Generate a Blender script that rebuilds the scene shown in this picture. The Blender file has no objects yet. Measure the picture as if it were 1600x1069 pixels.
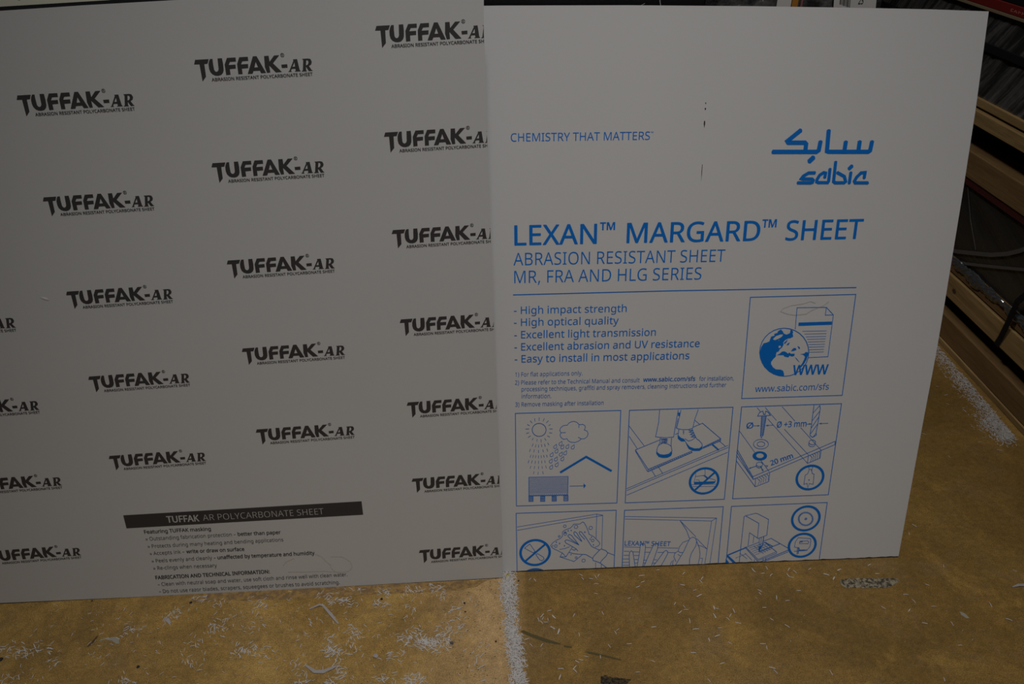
import bpy, bmesh, math, random, os
from mathutils import Matrix, Vector
from mathutils.geometry import tessellate_polygon

SC = bpy.context.scene
COL = SC.collection

# ------------------------------------------------------------------ camera
cam_data = bpy.data.cameras.new('camera')
cam_data.sensor_width = 36.0
cam_data.lens = 1235.0 / 1600.0 * 36.0
cam_data.clip_start = 0.05
cam = bpy.data.objects.new('camera', cam_data)
COL.objects.link(cam)
RT = Vector((0.999962, -0.004689, -0.00736))
UP = Vector((0.008727, 0.537279, 0.843359))
FW = Vector((0.0, 0.843391, -0.5373))
cam.matrix_world = Matrix(((RT.x, UP.x, -FW.x, 0.0), (RT.y, UP.y, -FW.y, 0.0), (RT.z, UP.z, -FW.z, 1.45), (0, 0, 0, 1)))
SC.camera = cam

# ------------------------------------------------------------------ light and exposure
SC.view_settings.view_transform = 'Standard'
SC.view_settings.look = 'None'
SC.view_settings.exposure = 0.0
SC.view_settings.gamma = 1.0
world = bpy.data.worlds.new('world')
SC.world = world
world.use_nodes = True
world.node_tree.nodes['Background'].inputs[0].default_value = (0.9, 0.95, 1.0, 1)
world.node_tree.nodes['Background'].inputs[1].default_value = 0.016


def unseen_spot(loc, target, cone, power, radius, col):
    d = bpy.data.lights.new('unseen_spot_lamp', 'SPOT')
    d.energy, d.color, d.shadow_soft_size = power, col, radius
    d.spot_size, d.spot_blend = math.radians(cone), 1.0
    o = bpy.data.objects.new('unseen_spot_lamp', d)
    COL.objects.link(o)
    o.location = loc
    o.rotation_euler = (Vector(target) - Vector(loc)).to_track_quat('-Z', 'Y').to_euler()


unseen_spot((0.4, -1.4, 3.6), (0.25, 1.3, 0.35), 52, 80, 0.25, (1.0, 0.965, 0.945))  # added spot; its soft cone imitates lens vignetting across the sheets
unseen_spot((0.2, 0.0, 6.0), (0.05, 1.1, 0.0), 39, 405, 0.6, (1.0, 0.97, 0.955))  # unseen overhead light, cone narrowed so the sides fall darker
unseen_spot((-1.6, 2.7, 5.6), (1.5, 2.35, 0.65), 24, 285, 0.4, (1.0, 0.965, 0.93))  # added spot to brighten the pallet stack faces

# ------------------------------------------------------------------ helpers
PI = math.pi


def tag(o, label=None, cat=None, group=None, kind=None):
    for k, v in (('label', label), ('category', cat), ('group', group), ('kind', kind)):
        if v:
            o[k] = v
    return o


def empty(name, matrix, label=None, cat=None, group=None):
    o = bpy.data.objects.new(name, None)
    o.empty_display_size = 0.1
    COL.objects.link(o)
    o.matrix_world = matrix
    return tag(o, label, cat, group)


def link(name, me, mat=None, parent=None, label=None):
    o = bpy.data.objects.new(name, me)
    COL.objects.link(o)
    if mat and not me.materials:
        me.materials.append(mat)
    if parent:
        o.parent = parent
    if label:
        o['label'] = label
    return o


class MB:
    """collects verts and faces of one mesh"""

    def __init__(self):
        self.v, self.f = [], []

    def add(self, vs, fs):
        b = len(self.v)
        self.v += [tuple(p) for p in vs]
        self.f += [tuple(i + b for i in f) for f in fs]
        return self

    def box(self, x0, x1, y0, y1, z0, z1, bev=0.0):
        bm = bmesh.new()
        bmesh.ops.create_cube(bm, size=1.0)
        for v in bm.verts:
            v.co = Vector((x0 + (v.co.x + .5) * (x1 - x0), y0 + (v.co.y + .5) * (y1 - y0), z0 + (v.co.z + .5) * (z1 - z0)))
        if bev:
            bmesh.ops.bevel(bm, geom=list(bm.edges), offset=bev, segments=2, profile=0.5, affect='EDGES')
        bm.verts.index_update()
        self.add([v.co for v in bm.verts], [[v.index for v in f.verts] for f in bm.faces])
        bm.free()
        return self

    def prism(self, pts, y0, y1):
        """outline in x,z extruded along y"""
        n = len(pts)
        vs = [(p[0], y0, p[1]) for p in pts] + [(p[0], y1, p[1]) for p in pts]
        fs = [[i, (i + 1) % n, n + (i + 1) % n, n + i] for i in range(n)]
        tri = tessellate_polygon([[Vector((p[0], p[1], 0)) for p in pts]])
        fs += [list(t) for t in tri] + [[i + n for i in t] for t in tri]
        return self.add(vs, fs)

    def ribbon(self, path, wdir, w, thick, tdir):
        """flat strip along 3-D path"""
        wd, td = Vector(wdir).normalized() * (w / 2), Vector(tdir).normalized() * thick
        vs, fs = [], []
        for p in path:
            p = Vector(p)
            vs += [p - wd, p + wd, p + wd + td, p - wd + td]
        for i in range(len(path) - 1):
            b = i * 4
            for k in range(4):
                fs.append([b + k, b + (k + 1) % 4, b + 4 + (k + 1) % 4, b + 4 + k])
        fs += [[0, 1, 2, 3], [len(vs) - 4 + k for k in (3, 2, 1, 0)]]
        return self.add(vs, fs)

    def mesh(self, name, smooth=False):
        me = bpy.data.meshes.new(name)
        me.from_pydata(self.v, [], self.f)
        bm = bmesh.new()
        bm.from_mesh(me)
        bmesh.ops.recalc_face_normals(bm, faces=bm.faces)
        bm.to_mesh(me)
        bm.free()
        if smooth:
            for p in me.polygons:
                p.use_smooth = True
        return me

    def build(self, name, mat, parent=None, label=None, smooth=False):
        return link(name, self.mesh(name, smooth), mat, parent, label)


# ------------------------------------------------------------------ materials
def new_mat(name, col, rough=0.5, spec=0.5, metal=0.0):
    m = bpy.data.materials.new(name)
    m.use_nodes = True
    b = m.node_tree.nodes['Principled BSDF']
    b.inputs['Base Color'].default_value = (*col, 1)
    b.inputs['Roughness'].default_value = rough
    b.inputs['Specular IOR Level'].default_value = spec
    b.inputs['Metallic'].default_value = metal
    return m


class N:
    """tiny node-tree helper"""

    def __init__(self, m):
        self.nt = m.node_tree
        self.b = self.nt.nodes['Principled BSDF']
        self.tc = self.nt.nodes.new('ShaderNodeTexCoord')

    def node(self, t, **kw):
        n = self.nt.nodes.new(t)
        for k, v in kw.items():
            setattr(n, k, v)
        return n

    def lk(self, a, b):
        self.nt.links.new(a, b)

    def mapping(self, scale=(1, 1, 1), rot=(0, 0, 0), coord='Object'):
        mp = self.node('ShaderNodeMapping')
        mp.inputs['Scale'].default_value = scale
        mp.inputs['Rotation'].default_value = rot
        self.lk(self.tc.outputs[coord], mp.inputs[0])
        return mp.outputs[0]

    def noise(self, vec, scale, detail=4, rough=0.6, dist=0.0):
        n = self.node('ShaderNodeTexNoise')
        n.inputs['Scale'].default_value = scale
        n.inputs['Detail'].default_value = detail
        n.inputs['Roughness'].default_value = rough
        n.inputs['Distortion'].default_value = dist
        self.lk(vec, n.inputs['Vector'])
        return n.outputs['Fac']

    def ramp(self, fac, stops):
        r = self.node('ShaderNodeValToRGB')
        el = r.color_ramp.elements
        while len(el) < len(stops):
            el.new(0.5)
        for e, (p, c) in zip(el, stops):
            e.position = p
            e.color = (*c, 1) if len(c) == 3 else c
        self.lk(fac, r.inputs[0])
        return r.outputs[0]

    def mix(self, fac, a, b, mode='MIX'):
        n = self.node('ShaderNodeMix', data_type='RGBA', blend_type=mode)
        for s, v in ((n.inputs[0], fac), (n.inputs[6], a), (n.inputs[7], b)):
            if isinstance(v, (int, float)):
                s.default_value = v
            elif isinstance(v, tuple):
                s.default_value = (*v, 1)
            else:
                self.lk(v, s)
        return n.outputs[2]

    def bump(self, h, strength, dist=0.01):
        n = self.node('ShaderNodeBump')
        n.inputs['Strength'].default_value = strength
        n.inputs['Distance'].default_value = dist
        self.lk(h, n.inputs['Height'])
        self.lk(n.outputs[0], self.b.inputs['Normal'])


def mat_film(name, col, var=0.04):
    m = new_mat(name, col, 0.42, 0.35)
    n = N(m)
    f = n.noise(n.mapping((1, 1, 1)), 3.0, 3)
    n.lk(n.mix(n.noise(n.mapping((1, 1, 1)), 2.2, 2), tuple(c * (1 - var) for c in col), tuple(min(1, c * (1 + var)) for c in col)), n.b.inputs['Base Color'])
    n.bump(n.noise(n.mapping((1, 1, 1)), 90.0, 2), 0.05, 0.002)
    return m


def mat_wood(name, dark, light, axis_scale=(9, 0.9, 14)):
    m = new_mat(name, light, 0.75, 0.2)
    n = N(m)
    v = n.mapping(axis_scale)
    g = n.noise(v, 3.0, 6, 0.65, 0.6)
    c = n.ramp(g, [(0.3, dark), (0.7, light)])
    fine = n.noise(n.mapping((60, 3, 60)), 4.0, 3)
    c = n.mix(n.ramp(fine, [(0.45, (0, 0, 0)), (0.7, (0.35, 0.35, 0.35))]), c, tuple(x * 0.6 for x in dark))
    n.lk(c, n.b.inputs['Base Color'])
    n.bump(g, 0.25, 0.004)
    return m


M = {}
M['film_white'] = mat_film('white_masking_film', (0.70, 0.70, 0.695))
M['film_grey'] = mat_film('pale_grey_masking_film', (0.60, 0.60, 0.59))
M['film_cream'] = mat_film('cream_masking_film', (0.70, 0.69, 0.55))
M['core'] = new_mat('dark_sheet_core', (0.02, 0.02, 0.022), 0.3)
M['black_ink'] = new_mat('black_ink', (0.052, 0.047, 0.047), 0.5, 0.3)
M['grey_ink'] = new_mat('thin_black_ink', (0.05, 0.047, 0.046), 0.5, 0.3)
M['reverse_ink'] = new_mat('unprinted_film', (0.50, 0.495, 0.48), 0.5, 0.3)
M['blue_ink'] = new_mat('blue_ink', (0.003, 0.185, 0.68), 0.5, 0.3)
M['blue_thin'] = new_mat('thin_blue_ink', (0.015, 0.15, 0.52), 0.5, 0.3)
M['stain'] = new_mat('dried_water_mark', (0.56, 0.535, 0.48), 0.6, 0.3)
M['scratch'] = new_mat('dark_scratch', (0.05, 0.035, 0.03), 0.7, 0.2)
M['wood'] = mat_wood('pallet_wood', (0.20, 0.125, 0.05), (0.36, 0.24, 0.10))
M['wood_dark'] = mat_wood('brown_dunnage_wood', (0.13, 0.075, 0.03), (0.22, 0.135, 0.055))
M['strap'] = new_mat('black_strapping', (0.008, 0.008, 0.009), 0.7, 0.15)
M['shaving'] = new_mat('white_plastic_shaving', (0.60, 0.575, 0.545), 0.55, 0.3)
M['scrap'] = new_mat('grey_film_scrap', (0.40, 0.37, 0.36), 0.5, 0.4)
M['red'] = new_mat('red_print', (0.15, 0.010, 0.008), 0.5)
M['tan'] = new_mat('tan_board_edge', (0.19, 0.14, 0.08), 0.8)
M['black'] = new_mat('black_wrap', (0.010, 0.010, 0.011), 0.35)
M['paper'] = new_mat('white_paper', (0.62, 0.60, 0.56), 0.7)
M['orange'] = new_mat('orange_tape', (0.42, 0.17, 0.02), 0.5)
M['yellow'] = new_mat('yellow_cord', (0.55, 0.42, 0.03), 0.6)
M['pebble'] = new_mat('grey_grit', (0.10, 0.09, 0.08), 0.9)
M['dirt'] = new_mat('dark_grit', (0.03, 0.025, 0.02), 0.9)
M['concrete_bare'] = new_mat('bare_concrete', (0.33, 0.31, 0.25), 0.9)
M['wall'] = new_mat('wall_paint', (0.08, 0.08, 0.085), 0.8)


def mat_wrap(name, base, hi, rot, sc=26.0, rough=0.22):
    """stretched plastic film pulled into diagonal folds over dark goods"""
    m = new_mat(name, base, rough, 0.6)
    n = N(m)
    v = n.mapping((1, 1, 1), rot)
    st = n.node('ShaderNodeMapping')
    st.inputs['Scale'].default_value = (1.0, 0.12, 1.6)
    n.lk(v, st.inputs[0])
    f = n.noise(st.outputs[0], sc, 5, 0.6, 0.2)
    n.lk(n.ramp(f, [(0.42, base), (0.72, hi)]), n.b.inputs['Base Color'])
    n.bump(f, 0.7, 0.01)
    return m


M['wrap_streaky'] = mat_wrap('streaky_stretch_wrap', (0.022, 0.022, 0.022), (0.15, 0.145, 0.14), (math.radians(50), 0, 0))
M['wrap_dark'] = mat_wrap('dark_stretch_wrap', (0.022, 0.021, 0.019), (0.035, 0.033, 0.03), (math.radians(-20), 0, 0), 12, 0.3)
M['film_clear'] = new_mat('crinkled_clear_film', (0.055, 0.06, 0.065), 0.15, 0.8)
M['film_strand'] = new_mat('stretched_film_strand', (0.085, 0.083, 0.08), 0.35, 0.6)


def mat_floor():
    m = new_mat('stained_concrete', (0.39, 0.246, 0.078), 0.62, 0.3)
    n = N(m)
    v = n.mapping((1, 1, 1))
    big = n.noise(v, 3.2, 5, 0.62, 0.8)
    mid = n.noise(v, 13.0, 5, 0.65, 0.3)
    fine = n.noise(v, 260.0, 3, 0.7)
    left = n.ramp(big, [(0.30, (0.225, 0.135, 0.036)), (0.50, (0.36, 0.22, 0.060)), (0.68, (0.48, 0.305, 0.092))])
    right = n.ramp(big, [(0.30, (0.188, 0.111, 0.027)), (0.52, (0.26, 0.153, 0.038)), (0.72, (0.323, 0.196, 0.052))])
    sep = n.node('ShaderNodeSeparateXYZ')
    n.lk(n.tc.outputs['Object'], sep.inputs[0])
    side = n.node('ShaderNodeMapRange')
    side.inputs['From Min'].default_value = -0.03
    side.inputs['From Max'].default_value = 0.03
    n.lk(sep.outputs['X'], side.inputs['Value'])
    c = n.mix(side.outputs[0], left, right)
    # ground-in pale band beside the joint on the left slab
    near = n.node('ShaderNodeMapRange')
    near.inputs['From Min'].default_value = -0.24
    near.inputs['From Max'].default_value = -0.06
    n.lk(sep.outputs['X'], near.inputs['Value'])
    nr = n.node('ShaderNodeMath', operation='MULTIPLY')
    inv = n.node('ShaderNodeMath', operation='SUBTRACT')
    inv.inputs[0].default_value = 1.0
    n.lk(side.outputs[0], inv.inputs[1])
    n.lk(near.outputs[0], nr.inputs[0])
    n.lk(inv.outputs[0], nr.inputs[1])
    hf = n.node('ShaderNodeMath', operation='MULTIPLY')
    n.lk(nr.outputs[0], hf.inputs[0])
    hf.inputs[1].default_value = 0.8
    c = n.mix(hf.outputs[0], c, (0.60, 0.40, 0.19))
    c = n.mix(n.ramp(mid, [(0.40, (0, 0, 0)), (0.75, (0.45, 0.45, 0.45))]), c, (0.166, 0.104, 0.034))
    c = n.mix(n.ramp(n.noise(v, 5.5, 4, 0.6, 1.2), [(0.55, (0, 0, 0)), (0.75, (0.4, 0.4, 0.4))]), c, (0.586, 0.35, 0.078))
    # grit specks, thickest in the ground-in band by the joint
    vo = n.node('ShaderNodeTexVoronoi')
    vo.inputs['Scale'].default_value = 150.0
    n.lk(v, vo.inputs['Vector'])
    sp = n.ramp(vo.outputs['Distance'], [(0.10, (1, 1, 1)), (0.20, (0, 0, 0))])
    gate = n.ramp(n.noise(v, 30.0, 2), [(0.52, (0, 0, 0)), (0.60, (1, 1, 1))])
    c = n.mix(n.mix(1.0, sp, gate, 'MULTIPLY'), c, (0.078, 0.052, 0.022))
    c = n.mix(n.ramp(n.noise(v, 7.5, 5, 0.7, 0.6), [(0.52, (0, 0, 0)), (0.72, (0.55, 0.55, 0.55))]), c, (0.25, 0.165, 0.075))
    vp = n.node('ShaderNodeTexVoronoi')
    vp.inputs['Scale'].default_value = 120.0
    n.lk(n.mapping((1, 1, 1), (0, 0, 0.6)), vp.inputs['Vector'])
    pits = n.mix(1.0, n.ramp(vp.outputs['Distance'], [(0.12, (1, 1, 1)), (0.2, (0, 0, 0))]), n.ramp(n.noise(v, 26.0, 2), [(0.45, (0, 0, 0)), (0.55, (0.9, 0.9, 0.9))]), 'MULTIPLY')
    c = n.mix(n.mix(1.0, pits, n.ramp(hf.outputs[0], [(0.1, (0, 0, 0)), (0.5, (1, 1, 1))]), 'MULTIPLY'), c, (0.05, 0.035, 0.018))
    grain = n.noise(v, 420.0, 2, 0.8)
    for f, lo, hi in ((n.noise(v, 75.0, 4, 0.75), 0.80, 1.22), (grain, 0.60, 1.45)):
        dk, lt = n.mix(1.0, c, (lo, lo, lo), 'MULTIPLY'), n.mix(1.0, c, (hi, hi, hi), 'MULTIPLY')
        c = n.mix(n.ramp(f, [(0.32, (0, 0, 0)), (0.68, (1, 1, 1))]), dk, lt)
    n.lk(c, n.b.inputs['Base Color'])
    n.bump(fine, 0.12, 0.003)
    return m


M['floor'] = mat_floor()

# ------------------------------------------------------------------ print builder (mm on the sheet -> mesh)
FONT = None
try:
    FONT = bpy.data.fonts.load(os.path.join(bpy.utils.resource_path('LOCAL'), 'datafiles', 'fonts', 'NotoSansHebrew-Regular.woff2'))
except Exception:
    FONT = None


def glyphs(text, weight):
    cu = bpy.data.curves.new('lettering', 'FONT')
    cu.body = text
    cu.resolution_u = 3
    cu.offset = weight
    if FONT:
        cu.font = FONT
    ob = bpy.data.objects.new('lettering', cu)
    me = bpy.data.meshes.new_from_object(ob)
    vs = [(v.co.x, v.co.y) for v in me.vertices]
    fs = [tuple(p.vertices) for p in me.polygons]
    bpy.data.objects.remove(ob)
    bpy.data.curves.remove(cu)
    bpy.data.meshes.remove(me)
    return vs, fs


CAP = max(y for x, y in glyphs('H', 0.0)[0])


class Print2D:
    def __init__(self):
        self.v, self.f, self.k = [], [], 0

    def add(self, vs, fs):
        """every stroke lies a hair above the one before, as overprinted ink does"""
        b = len(self.v)
        self.k = (self.k + 1) % 40
        self.v += [(p[0], p[1], 0.012 * self.k) for p in vs]
        self.f += [tuple(i + b for i in f) for f in fs]

    def stroke(self, pts, w, closed):
        n = len(pts)
        P = [Vector(p) for p in pts]
        h = w * (0.56 if w < 2 else 0.5)
        vs, fs = [], []
        for i in range(n):
            a = P[i] - P[i - 1] if (i > 0 or closed) else None
            b = P[(i + 1) % n] - P[i] if (i < n - 1 or closed) else None
            a = a.normalized() if a and a.length > 1e-6 else None
            b = b.normalized() if b and b.length > 1e-6 else None
            a, b = a or b, b or a
            na, nb = Vector((-a.y, a.x)), Vector((-b.y, b.x))
            m = na + nb
            if m.length < 0.35:
                m = na
            m.normalize()
            k = h / max(0.5, m.dot(na))
            p = P[i]
            if not closed and i == 0:
                p = p - b * h * 0.6
            if not closed and i == n - 1:
                p = p + a * h * 0.6
            vs += [tuple(p + m * k), tuple(p - m * k)]
        for i in range(n if closed else n - 1):
            j = (i + 1) % n
            fs.append((2 * i, 2 * i + 1, 2 * j + 1, 2 * j))
        self.add(vs, fs)
        if not closed and w > 6:                       # heavy logo strokes have round joints and ends
            for p in P:
                k = len(self.v)
                self.add([(p.x + h * math.cos(t * PI / 8), p.y + h * math.sin(t * PI / 8)) for t in range(16)], [tuple(range(16))])

    def fill(self, outer, holes):
        loops = [[Vector((p[0], p[1], 0)) for p in l] for l in [outer] + holes]
        flat = [(p.x, p.y) for l in loops for p in l]
        self.add(flat, [tuple(t) for t in tessellate_polygon(loops)])

    def ring(self, x, y, r, w):
        n = 48 if r > 10 else 20
        self.stroke([(x + r * math.cos(t * 2 * PI / n), y + r * math.sin(t * 2 * PI / n)) for t in range(n)], w, True)

    def text(self, s, x0, y0, x1, y1, h, wt, font):
        vs, fs = glyphs(s, min(wt, 0.0))
        lo, hi = min(v[0] for v in vs), max(v[0] for v in vs)
        d = Vector((x1 - x0, y1 - y0))
        L = d.length
        d.normalize()
        q = Vector((-d.y, d.x))
        kx, ky = L / (hi - lo), h / CAP
        base = 0.0
        if s == '™':
            base = min(v[1] for v in vs)
            ky = h / (max(v[1] for v in vs) - base)
        steps = [(0.0, 0.0)] if wt <= 0 else [(-wt, 0.0), (wt, 0.0), (0.0, wt * 0.7), (0.0, -wt * 0.7)]
        for ox, oy in steps:
            self.add([(x0 + d.x * (v[0] - lo + ox) * kx + q.x * (v[1] - base + oy) * ky, y0 + d.y * (v[0] - lo + ox) * kx + q.y * (v[1] - base + oy) * ky) for v in vs], fs)

    def items(self, ops):
        for it in ops:
            if it[0] == 'l':
                self.stroke(it[3], it[1], bool(it[2]))
            elif it[0] == 'f':
                self.fill(it[1], it[2])
            elif it[0] == 'r':
                self.ring(*it[1:])
            elif it[0] == 't':
                self.text(*it[1:])
        return self

    def mesh(self, name, lift, clip=None, shift=(0, 0)):
        """lift metres off the film; clip = (axis point mm, outward normal)"""
        me = bpy.data.meshes.new(name)
        me.from_pydata([((x + shift[0]) / 1000.0, -lift - l / 1000.0, (y + shift[1]) / 1000.0) for x, y, l in self.v], [], self.f)
        bm = bmesh.new()
        bm.from_mesh(me)
        if clip:
            bmesh.ops.bisect_plane(bm, geom=list(bm.verts) + list(bm.edges) + list(bm.faces), plane_co=clip[0], plane_no=clip[1], clear_outer=True)
        for f in bm.faces:
            if f.normal.y > 0:
                f.normal_flip()
        bm.to_mesh(me)
        bm.free()
        return me


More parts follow.
